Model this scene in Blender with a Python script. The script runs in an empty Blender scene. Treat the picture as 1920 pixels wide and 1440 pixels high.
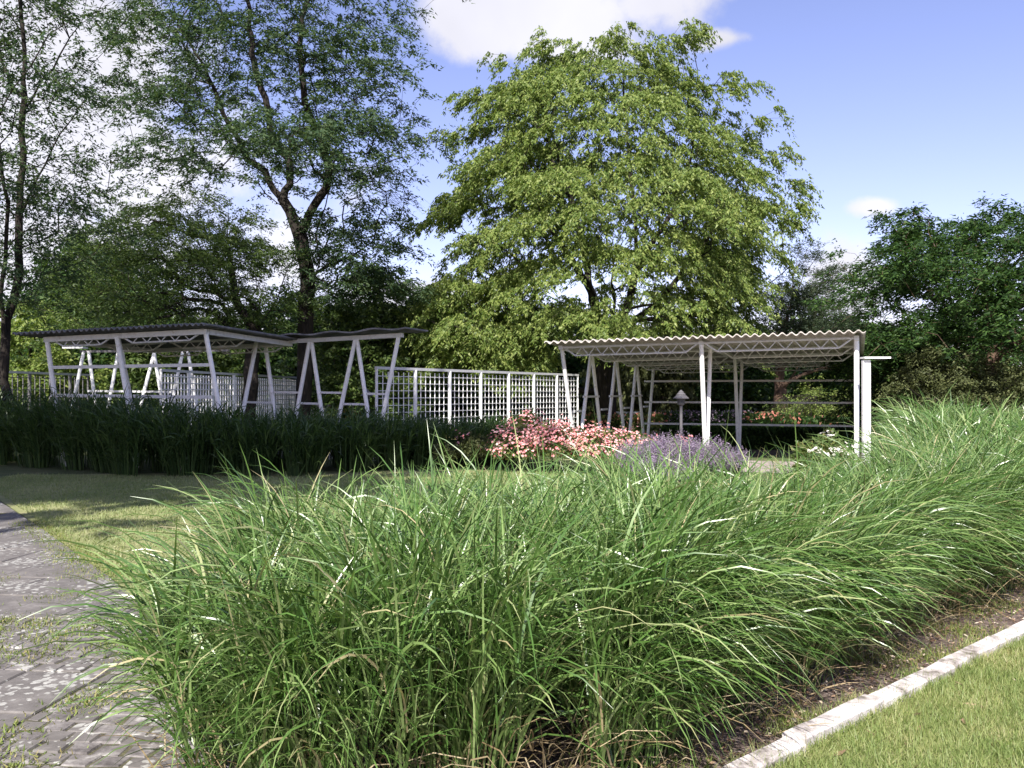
import bpy, math, random
import numpy as np
from mathutils import Vector

random.seed(7)
RNG = np.random.default_rng(11)
scene = bpy.context.scene
COL = scene.collection

# ------------------------------------------------------------------ camera
F, CX, CY, CH = 1700.0, 960.0, 735.0, 1.6
cam_data = bpy.data.cameras.new('camera')
cam_data.sensor_width = 36.0
cam_data.lens = F / 1920.0 * 36.0
cam_data.clip_end = 2000
cam_data.clip_start = 0.05
cam = bpy.data.objects.new('camera', cam_data)
COL.objects.link(cam)
cam.location = (0, 0, CH)
cam.rotation_euler = (math.radians(90) + math.atan(15 / F), 0, 0)
scene.camera = cam

# ------------------------------------------------------------------ sun, sky, exposure
SUN_AZ, SUN_EL = math.radians(-164), math.radians(42)      # azimuth from +Y, clockwise; the sun is behind, to the left
to_sun = Vector((math.sin(SUN_AZ) * math.cos(SUN_EL), math.cos(SUN_AZ) * math.cos(SUN_EL), math.sin(SUN_EL)))
sd = bpy.data.lights.new('sun', 'SUN')
sd.energy = 5.0
sd.angle = math.radians(0.53)
sd.color = (1.0, 0.95, 0.87)
sun = bpy.data.objects.new('sun', sd)
COL.objects.link(sun)
sun.rotation_euler = to_sun.to_track_quat('Z', 'Y').to_euler()

scene.view_settings.view_transform = 'Standard'
scene.view_settings.look = 'None'
scene.view_settings.exposure = 1.03
scene.view_settings.gamma = 1.0
scene.view_settings.use_curve_mapping = False
scene.render.engine = 'CYCLES'
scene.cycles.max_bounces = 6
scene.cycles.transparent_max_bounces = 4
scene.cycles.use_denoising = True

def skydir(px, py):
    v = Vector(((px - CX) / F, 1.0, (CY - py) / F))
    return v.normalized()

def build_world():
    w = bpy.data.worlds.new('World')
    scene.world = w
    w.use_nodes = True
    nt = w.node_tree
    nt.nodes.clear()
    N, L = nt.nodes.new, nt.links.new
    out = N('ShaderNodeOutputWorld')
    sky = N('ShaderNodeTexSky')
    sky.sky_type = 'NISHITA'
    sky.sun_disc = False
    sky.sun_elevation = SUN_EL
    sky.sun_rotation = SUN_AZ
    sky.air_density = 1.0
    sky.dust_density = 0.4
    sky.ozone_density = 2.2
    tint = N('ShaderNodeMix'); tint.data_type = 'RGBA'; tint.blend_type = 'MULTIPLY'
    tint.inputs[0].default_value = 1.0
    tint.inputs[7].default_value = (1.30, 1.02, 1.20, 1)
    L(sky.outputs[0], tint.inputs[6])
    bg = N('ShaderNodeBackground'); bg.inputs[1].default_value = 0.088
    L(tint.outputs[2], bg.inputs[0])
    # clouds, each a soft body in a direction of the sky, torn by noise
    tc = N('ShaderNodeTexCoord')
    n1 = N('ShaderNodeTexNoise'); n1.inputs['Scale'].default_value = 7.0; n1.inputs['Detail'].default_value = 9; n1.inputs['Roughness'].default_value = 0.58
    L(tc.outputs['Generated'], n1.inputs['Vector'])
    n2 = N('ShaderNodeTexNoise'); n2.inputs['Scale'].default_value = 3.1; n2.inputs['Detail'].default_value = 5
    L(tc.outputs['Generated'], n2.inputs['Vector'])
    blobs = [(1050, -10, 300, 115), (860, 20, 130, 90), (1215, -15, 160, 75), (1060, 90, 170, 45), (960, -150, 420, 130),
             (90, 60, 230, 150), (60, 240, 330, 130), (230, 330, 380, 150), (120, 480, 420, 130), (-300, 150, 420, 240),
             (1580, 530, 75, 85), (1638, 388, 42, 20), (1360, 70, 90, 20), (800, 570, 170, 60), (500, 640, 500, 60), (1900, 640, 400, 50),
             (2600, 300, 260, 90), (3300, 500, 300, 60)]
    prev = None
    def mth(op, a, b=None, c=None):
        m = N('ShaderNodeMath'); m.operation = op
        for i, v in enumerate((a, b, c)):
            if v is None: continue
            if isinstance(v, (int, float)): m.inputs[i].default_value = v
            else: L(v, m.inputs[i])
        return m.outputs[0]
    dirs = [(skydir(a, b), c / F, d / F) for a, b, c, d in blobs]
    for az, el, ww, hh in ((150, 35, .3, .12), (200, 25, .4, .12), (250, 40, .35, .15), (100, 30, .3, .1), (300, 50, .3, .16), (30, 62, .3, .12), (180, 60, .3, .2)):
        a, e = math.radians(az), math.radians(el)
        dirs.append((Vector((math.sin(a) * math.cos(e), math.cos(a) * math.cos(e), math.sin(e))), ww, hh))
    for d, sw, sh in dirs:
        s = N('ShaderNodeVectorMath'); s.operation = 'SUBTRACT'
        L(tc.outputs['Generated'], s.inputs[0]); s.inputs[1].default_value = d
        m = N('ShaderNodeVectorMath'); m.operation = 'MULTIPLY'
        L(s.outputs[0], m.inputs[0]); m.inputs[1].default_value = (1 / sw, 1 / sw, 1 / sh)
        ln = N('ShaderNodeVectorMath'); ln.operation = 'LENGTH'
        L(m.outputs[0], ln.inputs[0])
        v = mth('SUBTRACT', 1.0, ln.outputs['Value'])
        prev = v if prev is None else mth('MAXIMUM', prev, v)
    prev = mth('MAXIMUM', prev, -1.0)
    nz = mth('MULTIPLY_ADD', n1.outputs[0], 3.4, -1.7)
    dens = mth('ADD', prev, nz)
    mr = N('ShaderNodeMapRange'); mr.interpolation_type = 'SMOOTHSTEP'
    mr.inputs['From Min'].default_value = -0.12; mr.inputs['From Max'].default_value = 0.62
    L(dens, mr.inputs['Value'])
    shade = N('ShaderNodeMapRange')
    shade.inputs['From Min'].default_value = 0.35; shade.inputs['From Max'].default_value = 0.65
    shade.inputs['To Min'].default_value = 0.42; shade.inputs['To Max'].default_value = 0.56
    L(n2.outputs[0], shade.inputs['Value'])
    cb = N('ShaderNodeBackground'); cb.inputs[0].default_value = (0.93, 0.92, 1.0, 1)
    L(shade.outputs[0], cb.inputs[1])
    fac = mth('MULTIPLY', mr.outputs[0], 0.93)
    mix = N('ShaderNodeMixShader')
    L(fac, mix.inputs[0]); L(bg.outputs[0], mix.inputs[1]); L(cb.outputs[0], mix.inputs[2])
    L(mix.outputs[0], out.inputs[0])
build_world()

# ------------------------------------------------------------------ helpers
def P(px, py, d):
    return np.array(((px - CX) / F * d, d, CH + (CY - py) / F * d))

def G(px, d, z=0.0):
    return np.array(((px - CX) / F * d, d, z))

def zt(d):
    """height of the ground at distance d: level, a shallow dip under the right pavilion, then level again"""
    return np.interp(d, [22, 30, 33, 36, 60], [0, -0.42, -0.3, -0.15, -0.1])

def mesh_np(name, verts, faces, smooth=False, mats=None, fmat=None):
    """verts (n,3); faces: (m,k) int array with one k, or list of lists"""
    me = bpy.data.meshes.new(name)
    verts = np.asarray(verts, dtype=np.float32)
    if isinstance(faces, np.ndarray):
        m, k = faces.shape
        me.vertices.add(len(verts)); me.vertices.foreach_set('co', verts.ravel())
        me.loops.add(m * k); me.loops.foreach_set('vertex_index', faces.astype(np.int32).ravel())
        me.polygons.add(m)
        me.polygons.foreach_set('loop_start', np.arange(0, m * k, k, dtype=np.int32))
        me.polygons.foreach_set('loop_total', np.full(m, k, dtype=np.int32))
        me.update(calc_edges=True)
    else:
        me.from_pydata([tuple(map(float, v)) for v in verts], [], faces)
        me.update()
    if mats:
        for mm in mats: me.materials.append(mm)
    if fmat is not None:
        me.polygons.foreach_set('material_index', np.asarray(fmat, dtype=np.int32))
    if smooth:
        me.polygons.foreach_set('use_smooth', np.ones(len(me.polygons), dtype=bool))
    return me

def tag(o, label=None, cat=None, group=None, kind=None):
    if label: o['label'] = label
    if cat: o['category'] = cat
    if group: o['group'] = group
    if kind: o['kind'] = kind
    return o

class Thing:
    """an Empty at the base of a thing; parts are given in world coordinates"""
    def __init__(s, name, base, label, cat, group=None, kind=None):
        s.base = np.array(base, float)
        s.o = bpy.data.objects.new(name, None)
        s.o.empty_display_size = 0.2
        COL.objects.link(s.o)
        s.o.location = tuple(s.base)
        tag(s.o, label, cat, group, kind)
    def part(s, name, verts, faces, mat, smooth=False, parent=None, label=None, kind=None):
        me = mesh_np(name, np.asarray(verts, float) - s.base, faces, smooth, [mat])
        o = bpy.data.objects.new(name, me)
        COL.objects.link(o)
        o.parent = parent or s.o
        if label: o['label'] = label
        if kind: o['kind'] = kind
        return o

def solo(name, verts, faces, mat, label=None, cat=None, group=None, kind=None, smooth=False, base=None):
    v = np.asarray(verts, float)
    b = np.array(base, float) if base is not None else np.zeros(3)
    me = mesh_np(name, v - b, faces, smooth, [mat])
    o = bpy.data.objects.new(name, me)
    COL.objects.link(o)
    o.location = tuple(b)
    tag(o, label, cat, group, kind)
    return o

def frame_for(d):
    d = d / (np.linalg.norm(d) + 1e-9)
    up = np.array((0, 0, 1.0)) if abs(d[2]) < 0.95 else np.array((1.0, 0, 0))
    a = np.cross(d, up); a /= np.linalg.norm(a)
    b = np.cross(a, d)
    return a, b

def tube(p0, p1, r0, r1=None, n=10, sq=False, caps=True):
    p0, p1 = np.array(p0, float), np.array(p1, float)
    r1 = r0 if r1 is None else r1
    a, b = frame_for(p1 - p0)
    if sq: n = 4
    ang = np.arange(n) * 2 * math.pi / n + (math.pi / 4 if sq else 0)
    k = math.sqrt(2) if sq else 1
    ring = np.cos(ang)[:, None] * a + np.sin(ang)[:, None] * b
    v = np.vstack([p0 + ring * r0 * k, p1 + ring * r1 * k])
    f = [[i, (i + 1) % n, n + (i + 1) % n, n + i] for i in range(n)]
    if caps:
        f.append(list(range(n))[::-1]); f.append([n + i for i in range(n)])
    return v, f

def join(parts):
    V, Fc, o = [], [], 0
    for v, f in parts:
        V.append(v); Fc += [[i + o for i in q] for q in f]; o += len(v)
    return np.vstack(V), Fc

def box(c, sx, sy, sz, ux=(1, 0, 0), uy=(0, 1, 0)):
    c = np.array(c, float); ux = np.array(ux, float); uy = np.array(uy, float); uz = np.array((0, 0, 1.0))
    v = np.array([c + ux * sx / 2 * i + uy * sy / 2 * j + uz * sz / 2 * k for k in (-1, 1) for j in (-1, 1) for i in (-1, 1)])
    return v, [[0, 2, 3, 1], [4, 5, 7, 6], [0, 1, 5, 4], [2, 6, 7, 3], [0, 4, 6, 2], [1, 3, 7, 5]]

def lathe(c, prof, n=18):
    v, f = [], []
    for r, z in prof:
        for i in range(n):
            t = 2 * math.pi * i / n
            v.append((c[0] + r * math.cos(t), c[1] + r * math.sin(t), c[2] + z))
    for k in range(len(prof) - 1):
        for i in range(n):
            j = (i + 1) % n
            f.append([k * n + i, k * n + j, (k + 1) * n + j, (k + 1) * n + i])
    f.append(list(range(n))[::-1]); f.append([(len(prof) - 1) * n + i for i in range(n)])
    return np.array(v), f

# ------------------------------------------------------------------ materials
def new_mat(name):
    m = bpy.data.materials.new(name); m.use_nodes = True
    nt = m.node_tree
    return m, nt, nt.nodes['Principled BSDF'], nt.nodes['Material Output']

def ramp(nt, stops):
    r = nt.nodes.new('ShaderNodeValToRGB')
    e = r.color_ramp.elements
    while len(e) < len(stops): e.new(0.5)
    for i, (p, c) in enumerate(stops):
        e[i].position = p; e[i].color = (*c, 1)
    return r

def leaf_mat(name, stops, trans=0.35, rough=0.5, spec=0.35, patch=0.0, tcol=None):
    m, nt, b, out = new_mat(name)
    g = nt.nodes.new('ShaderNodeNewGeometry')
    r = ramp(nt, stops)
    src = g.outputs['Random Per Island']
    if patch:
        tc = nt.nodes.new('ShaderNodeTexCoord')
        nz = nt.nodes.new('ShaderNodeTexNoise'); nz.inputs['Scale'].default_value = patch; nz.inputs['Detail'].default_value = 3
        nt.links.new(tc.outputs['Object'], nz.inputs['Vector'])
        a = nt.nodes.new('ShaderNodeMath'); a.operation = 'MULTIPLY_ADD'
        nt.links.new(nz.outputs[0], a.inputs[0]); a.inputs[1].default_value = 1.1
        s = nt.nodes.new('ShaderNodeMath'); s.operation = 'MULTIPLY_ADD'
        nt.links.new(src, s.inputs[0]); s.inputs[1].default_value = 0.6; s.inputs[2].default_value = -0.35
        nt.links.new(s.outputs[0], a.inputs[2]); src = a.outputs[0]
    nt.links.new(src, r.inputs[0])
    nt.links.new(r.outputs[0], b.inputs['Base Color'])
    b.inputs['Roughness'].default_value = rough
    b.inputs['Specular IOR Level'].default_value = spec
    t = nt.nodes.new('ShaderNodeBsdfTranslucent')
    hs = nt.nodes.new('ShaderNodeMix'); hs.data_type = 'RGBA'; hs.blend_type = 'MULTIPLY'; hs.inputs[0].default_value = 1
    hs.inputs[7].default_value = (*(tcol or (1.25, 1.35, 0.6)), 1)
    nt.links.new(r.outputs[0], hs.inputs[6]); nt.links.new(hs.outputs[2], t.inputs[0])
    mx = nt.nodes.new('ShaderNodeMixShader'); mx.inputs[0].default_value = trans
    nt.links.new(b.outputs[0], mx.inputs[1]); nt.links.new(t.outputs[0], mx.inputs[2])
    nt.links.new(mx.outputs[0], out.inputs[0])
    return m

def noise_mat(name, stops, scale=8, detail=8, rough=0.9, bump=0.3, bscale=None, dist=0.0, spec=0.3, stretch=None, bdist=0.02):
    m, nt, b, out = new_mat(name)
    tc = nt.nodes.new('ShaderNodeTexCoord')
    vec = tc.outputs['Object']
    if stretch:
        mp = nt.nodes.new('ShaderNodeMapping'); mp.inputs['Scale'].default_value = stretch
        nt.links.new(vec, mp.inputs[0]); vec = mp.outputs[0]
    nz = nt.nodes.new('ShaderNodeTexNoise'); nz.inputs['Scale'].default_value = scale; nz.inputs['Detail'].default_value = detail
    nz.inputs['Distortion'].default_value = dist; nz.inputs['Roughness'].default_value = 0.62
    nt.links.new(vec, nz.inputs['Vector'])
    r = ramp(nt, stops)
    nt.links.new(nz.outputs[0], r.inputs[0]); nt.links.new(r.outputs[0], b.inputs['Base Color'])
    b.inputs['Roughness'].default_value = rough; b.inputs['Specular IOR Level'].default_value = spec
    if bump:
        n2 = nt.nodes.new('ShaderNodeTexNoise'); n2.inputs['Scale'].default_value = bscale or scale * 3; n2.inputs['Detail'].default_value = 6
        nt.links.new(vec, n2.inputs['Vector'])
        bp = nt.nodes.new('ShaderNodeBump'); bp.inputs['Strength'].default_value = bump; bp.inputs['Distance'].default_value = bdist
        nt.links.new(n2.outputs[0], bp.inputs['Height']); nt.links.new(bp.outputs[0], b.inputs['Normal'])
    return m

M = {}
M['ground'] = noise_mat('ground_grass', [(0.3, (0.045, 0.065, 0.022)), (0.5, (0.085, 0.105, 0.04)), (0.7, (0.13, 0.13, 0.06))], 1.3, 10, 0.95, 0.5, 60)
M['lawn_soil'] = noise_mat('lawn_thatch', [(0.3, (0.15, 0.175, 0.07)), (0.52, (0.24, 0.25, 0.11)), (0.72, (0.33, 0.30, 0.17))], 2.2, 10, 0.95, 0.6, 90)
M['soil'] = noise_mat('bed_soil', [(0.3, (0.07, 0.05, 0.045)), (0.5, (0.16, 0.12, 0.105)), (0.62, (0.24, 0.19, 0.17)), (0.75, (0.38, 0.33, 0.3))], 14, 12, 0.95, 0.9, 45, bdist=0.04)
M['joint'] = noise_mat('mossy_joint_fill', [(0.3, (0.05, 0.045, 0.03)), (0.5, (0.09, 0.085, 0.05)), (0.7, (0.13, 0.14, 0.06))], 6, 8, 0.95, 0.6, 60)
M['pavement'] = noise_mat('pale_paving', [(0.3, (0.26, 0.215, 0.20)), (0.7, (0.40, 0.34, 0.32))], 4, 9, 0.85, 0.2, 60)
M['kerb'] = noise_mat('kerb_concrete', [(0.32, (0.12, 0.10, 0.08)), (0.44, (0.42, 0.38, 0.37)), (0.55, (0.6, 0.56, 0.55)), (0.72, (0.7, 0.66, 0.65))], 7, 12, 0.9, 0.5, 70, bdist=0.01)
M['bark'] = noise_mat('dark_bark', [(0.3, (0.010, 0.008, 0.007)), (0.7, (0.036, 0.029, 0.024))], 9, 9, 0.9, 0.8, 16, stretch=(1, 1, 0.25), bdist=0.05)
M['bark_warm'] = noise_mat('brown_bark', [(0.3, (0.06, 0.038, 0.028)), (0.7, (0.17, 0.11, 0.08))], 9, 9, 0.9, 0.8, 16, stretch=(1, 1, 0.25), bdist=0.05)
M['roof'] = noise_mat('fibre_cement_sheet', [(0.25, (0.26, 0.24, 0.215)), (0.5, (0.43, 0.40, 0.37)), (0.75, (0.6, 0.57, 0.53))], 5, 10, 0.85, 0.2, 50)
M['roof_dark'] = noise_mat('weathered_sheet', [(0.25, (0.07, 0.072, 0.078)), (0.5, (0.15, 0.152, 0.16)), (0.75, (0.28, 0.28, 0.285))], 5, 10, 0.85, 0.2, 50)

def paint_mat(name, col, dirt):
    m, nt, b, out = new_mat(name)
    tc = nt.nodes.new('ShaderNodeTexCoord')
    nz = nt.nodes.new('ShaderNodeTexNoise'); nz.inputs['Scale'].default_value = 11; nz.inputs['Detail'].default_value = 10; nz.inputs['Roughness'].default_value = 0.7
    nt.links.new(tc.outputs['Object'], nz.inputs['Vector'])
    r = ramp(nt, [(0.27, dirt), (0.42, tuple(c * 0.9 for c in col)), (0.6, col)])
    nt.links.new(nz.outputs[0], r.inputs[0]); nt.links.new(r.outputs[0], b.inputs['Base Color'])
    b.inputs['Roughness'].default_value = 0.42
    return m
M['white'] = paint_mat('white_painted_steel', (0.88, 0.88, 0.87), (0.5, 0.46, 0.4))
M['rail'] = paint_mat('pale_painted_rail', (0.66, 0.66, 0.66), (0.36, 0.33, 0.3))
M['lamp_and_shade_grey'] = paint_mat('grey_lamp_and_shade_paint', (0.12, 0.115, 0.12), (0.2, 0.19, 0.19))  # own grey of the lamps; paints shade on the leftmost fence and rear beam
M['dark_metal'] = paint_mat('dark_lamp_metal', (0.06, 0.06, 0.065), (0.04, 0.035, 0.03))

def slab_mat():
    m, nt, b, out = new_mat('lichened_slab')
    L = nt.links.new
    tc = nt.nodes.new('ShaderNodeTexCoord')
    oi = nt.nodes.new('ShaderNodeObjectInfo')
    nz = nt.nodes.new('ShaderNodeTexNoise'); nz.inputs['Scale'].default_value = 7; nz.inputs['Detail'].default_value = 12; nz.inputs['Roughness'].default_value = 0.7
    L(tc.outputs['Object'], nz.inputs['Vector'])
    r = ramp(nt, [(0.3, (0.085, 0.077, 0.073)), (0.55, (0.14, 0.128, 0.122)), (0.75, (0.22, 0.205, 0.195))])
    L(nz.outputs[0], r.inputs[0])
    # lichen: round crusts of uneven size, gathered in patches
    ds = nt.nodes.new('ShaderNodeTexNoise'); ds.inputs['Scale'].default_value = 22; ds.inputs['Detail'].default_value = 4
    L(tc.outputs['Object'], ds.inputs['Vector'])
    ad = nt.nodes.new('ShaderNodeVectorMath'); ad.operation = 'MULTIPLY_ADD'
    L(ds.outputs['Color'], ad.inputs[0]); ad.inputs[1].default_value = (0.07, 0.07, 0.07); L(tc.outputs['Object'], ad.inputs[2])
    vo = nt.nodes.new('ShaderNodeTexVoronoi'); vo.inputs['Scale'].default_value = 19
    L(ad.outputs[0], vo.inputs['Vector'])
    pt = nt.nodes.new('ShaderNodeTexNoise'); pt.inputs['Scale'].default_value = 1.7; pt.inputs['Detail'].default_value = 5
    L(tc.outputs['Object'], pt.inputs['Vector'])
    th = nt.nodes.new('ShaderNodeMapRange'); th.inputs['From Min'].default_value = 0.40; th.inputs['From Max'].default_value = 0.62
    th.inputs['To Min'].default_value = 0.02; th.inputs['To Max'].default_value = 0.50
    L(pt.outputs[0], th.inputs['Value'])
    lt = nt.nodes.new('ShaderNodeMath'); lt.operation = 'SUBTRACT'; L(th.outputs[0], lt.inputs[0]); L(vo.outputs['Distance'], lt.inputs[1])
    sm = nt.nodes.new('ShaderNodeMapRange'); sm.inputs['From Min'].default_value = 0.0; sm.inputs['From Max'].default_value = 0.10
    L(lt.outputs[0], sm.inputs['Value'])
    lc = ramp(nt, [(0.3, (0.24, 0.235, 0.22)), (0.7, (0.42, 0.415, 0.39))]); L(ds.outputs[0], lc.inputs[0])
    mx = nt.nodes.new('ShaderNodeMix'); mx.data_type = 'RGBA'
    L(sm.outputs[0], mx.inputs[0]); L(r.outputs[0], mx.inputs[6]); L(lc.outputs[0], mx.inputs[7])
    L(mx.outputs[2], b.inputs['Base Color'])
    b.inputs['Roughness'].default_value = 0.88
    bp = nt.nodes.new('ShaderNodeBump'); bp.inputs['Strength'].default_value = 0.5; bp.inputs['Distance'].default_value = 0.01
    L(nz.outputs[0], bp.inputs['Height']); L(bp.outputs[0], b.inputs['Normal'])
    return m
M['slab'] = slab_mat()
M['cobble'] = noise_mat('worn_cobble', [(0.28, (0.05, 0.044, 0.042)), (0.45, (0.13, 0.118, 0.116)), (0.58, (0.21, 0.195, 0.19)), (0.68, (0.42, 0.41, 0.385))], 9, 10, 0.9, 0.5, 40, bdist=0.01)

M['reed'] = leaf_mat('miscanthus_leaf', [(0.0, (0.045, 0.10, 0.02)), (0.35, (0.078, 0.155, 0.034)), (0.68, (0.135, 0.215, 0.06)), (0.92, (0.23, 0.31, 0.12)), (0.975, (0.34, 0.34, 0.17)), (1.0, (0.4, 0.33, 0.19))], 0.15, 0.33, 0.6, tcol=(1.1, 1.3, 0.4))
M['reed_dark'] = leaf_mat('shaded_miscanthus_leaf', [(0.0, (0.02, 0.048, 0.014)), (0.6, (0.05, 0.095, 0.028)), (1.0, (0.10, 0.155, 0.05))], 0.3, 0.4, 0.5)  # darker copy of the miscanthus leaf, the hedge's shade put into its colour
M['straw'] = leaf_mat('dry_reed_leaf', [(0.0, (0.16, 0.11, 0.06)), (0.5, (0.30, 0.23, 0.13)), (1.0, (0.46, 0.38, 0.25))], 0.15, 0.6, 0.3)
M['lawn'] = leaf_mat('lawn_blade', [(0.0, (0.11, 0.175, 0.045)), (0.45, (0.20, 0.26, 0.08)), (0.75, (0.30, 0.32, 0.13)), (1.0, (0.48, 0.42, 0.25))], 0.3, 0.5, 0.4, patch=2.3)
M['lawn_dry'] = leaf_mat('dry_lawn_blade', [(0.0, (0.15, 0.205, 0.07)), (0.5, (0.25, 0.295, 0.125)), (1.0, (0.42, 0.40, 0.24))], 0.3, 0.6, 0.3, patch=0.7)
M['weed'] = leaf_mat('weed_leaf', [(0.0, (0.10, 0.15, 0.03)), (0.6, (0.19, 0.24, 0.06)), (1.0, (0.32, 0.27, 0.12))], 0.3, 0.6, 0.3)
M['leaf_bright'] = leaf_mat('yellow_green_leaf', [(0.0, (0.075, 0.13, 0.028)), (0.5, (0.165, 0.225, 0.055)), (1.0, (0.28, 0.325, 0.1))], 0.38, 0.5, 0.35)
M['leaf_locust'] = leaf_mat('blue_green_leaf', [(0.0, (0.028, 0.06, 0.028)), (0.5, (0.053, 0.092, 0.042)), (1.0, (0.105, 0.145, 0.062))], 0.35, 0.6, 0.2)
M['leaf_mid'] = leaf_mat('mid_green_leaf', [(0.0, (0.04, 0.075, 0.018)), (0.5, (0.075, 0.12, 0.03)), (1.0, (0.13, 0.175, 0.05))], 0.35, 0.5, 0.35)
M['leaf_dark'] = leaf_mat('dark_green_leaf', [(0.0, (0.012, 0.032, 0.009)), (0.6, (0.034, 0.075, 0.018)), (1.0, (0.08, 0.14, 0.034))], 0.3, 0.55, 0.22)
M['needle'] = leaf_mat('pine_needle', [(0.0, (0.02, 0.035, 0.018)), (1.0, (0.055, 0.08, 0.035))], 0.15, 0.6, 0.3)
M['leaf_olive'] = leaf_mat('olive_leaf', [(0.0, (0.05, 0.065, 0.025)), (1.0, (0.13, 0.145, 0.055))], 0.25, 0.6, 0.3)
M['rose_leaf'] = leaf_mat('rose_leaf', [(0.0, (0.05, 0.085, 0.02)), (0.6, (0.11, 0.15, 0.04)), (1.0, (0.22, 0.2, 0.07))], 0.3, 0.45, 0.4)
M['petal_pink'] = leaf_mat('pink_petal', [(0.0, (0.62, 0.15, 0.15)), (0.35, (0.76, 0.30, 0.30)), (0.75, (0.82, 0.48, 0.48)), (1.0, (0.86, 0.72, 0.66))], 0.25, 0.6, 0.2, tcol=(1.1, 1, 1))
M['petal_white'] = leaf_mat('white_petal', [(0.0, (0.75, 0.68, 0.62)), (1.0, (0.85, 0.83, 0.8))], 0.25, 0.6, 0.2, tcol=(1, 1, 1))
M['petal_orange'] = leaf_mat('orange_petal', [(0.0, (0.5, 0.16, 0.12)), (1.0, (0.65, 0.34, 0.26))], 0.25, 0.6, 0.2, tcol=(1, 1, 1))
M['petal_yellow'] = leaf_mat('yellow_petal', [(0.0, (0.6, 0.45, 0.1)), (1.0, (0.85, 0.7, 0.35))], 0.25, 0.6, 0.2, tcol=(1, 1, 1))
M['lavender'] = leaf_mat('lavender_flower', [(0.0, (0.14, 0.10, 0.16)), (0.6, (0.27, 0.205, 0.30)), (1.0, (0.42, 0.36, 0.44))], 0.25, 0.7, 0.2, tcol=(1, 1, 1))
M['lav_leaf'] = leaf_mat('grey_green_leaf', [(0.0, (0.11, 0.13, 0.09)), (1.0, (0.24, 0.26, 0.19))], 0.25, 0.7, 0.2)

# ------------------------------------------------------------------ ribbons (grass leaves), vectorised
def ribbons(base, az, th0, th1, length, width, segs=7, power=1.3, twist=0.0, baseprof=0.55, rng=RNG):
    """curved tapering leaves; th = angle from the vertical at root and tip (radians)"""
    B = len(base)
    s = np.linspace(0, 1, segs + 1)
    sm = (s[1:] + s[:-1]) / 2
    th = th0[:, None] + (th1 - th0)[:, None] * sm[None, :] ** power
    step = (length / segs)[:, None]
    hx = np.cumsum(np.sin(th) * step, 1); hz = np.cumsum(np.cos(th) * step, 1)
    hx = np.hstack([np.zeros((B, 1)), hx]); hz = np.hstack([np.zeros((B, 1)), hz])
    dirx, diry = np.sin(az), np.cos(az)
    side_w = rng.normal(0, 0.05, B)
    bend = (s[None, :] ** 2) * side_w[:, None] * length[:, None]
    cx = base[:, 0, None] + hx * dirx[:, None] + bend * diry[:, None]
    cy = base[:, 1, None] + hx * diry[:, None] - bend * dirx[:, None]
    cz = base[:, 2, None] + hz
    thn = np.hstack([th[:, :1], (th[:, 1:] + th[:, :-1]) / 2, th[:, -1:]])
    nrm = np.stack([-np.cos(thn) * dirx[:, None], -np.cos(thn) * diry[:, None], np.sin(thn)], -1)
    sd_ = np.stack([np.repeat(diry[:, None], segs + 1, 1), np.repeat(-dirx[:, None], segs + 1, 1), np.zeros((B, segs + 1))], -1)
    tw = (rng.normal(0, 0.35, B)[:, None] + s[None, :] * rng.normal(0, twist, B)[:, None])[..., None]
    side = sd_ * np.cos(tw) + nrm * np.sin(tw)
    prof = np.clip(baseprof + s * 2.2, 0, 1) * np.sqrt(np.clip(1 - s, 0, 1))
    prof[-1] = 0.04
    w = (width[:, None] * prof[None, :])[..., None] / 2
    c = np.stack([cx, cy, cz], -1)
    v = np.stack([c - side * w, c + side * w], 2).reshape(-1, 3)       # B,(segs+1),2
    if segs == 1:
        v = np.stack([c[:, 0] - side[:, 0] * w[:, 0], c[:, 0] + side[:, 0] * w[:, 0], c[:, 1]], 1).reshape(-1, 3)
        return v, np.arange(B)[:, None] * 3 + np.arange(3)[None]
    idx = np.arange(B)[:, None] * (segs + 1) * 2 + np.arange(segs)[None, :] * 2
    f = np.stack([idx, idx + 1, idx + 3, idx + 2], -1).reshape(-1, 4)
    return v, f

def cat(parts):
    V, Fs, o = [], [], 0
    for v, f in parts:
        V.append(v); Fs.append(f + o); o += len(v)
    return np.vstack(V), np.vstack(Fs)

def in_poly(pts, poly):
    x, y = pts[:, 0], pts[:, 1]
    ins = np.zeros(len(pts), bool)
    n = len(poly)
    for i in range(n):
        x1, y1 = poly[i]; x2, y2 = poly[(i + 1) % n]
        c = ((y1 > y) != (y2 > y)) & (x < (x2 - x1) * (y - y1) / (y2 - y1 + 1e-12) + x1)
        ins ^= c
    return ins

def poly_edge(pts, poly):
    """distance to the outline and the unit vector pointing outwards from it"""
    best = np.full(len(pts), 1e9); out = np.zeros((len(pts), 2))
    n = len(poly)
    for i in range(n):
        a = np.array(poly[i], float); b = np.array(poly[(i + 1) % n], float)
        ab = b - a
        t = np.clip(((pts - a) @ ab) / (ab @ ab), 0, 1)
        q = a + t[:, None] * ab
        d = np.linalg.norm(pts - q, axis=1)
        m = d < best
        best[m] = d[m]
        out[m] = (q - pts)[m] / (d[m][:, None] + 1e-6)
    return best, out

def scatter(poly, n, rng=RNG):
    p = np.array(poly)
    lo, hi = p.min(0), p.max(0)
    pts = []
    got = 0
    while got < n:
        q = rng.uniform(lo, hi, (n * 2, 2))
        q = q[in_poly(q, poly)]
        pts.append(q); got += len(q)
    return np.vstack(pts)[:n]

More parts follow.
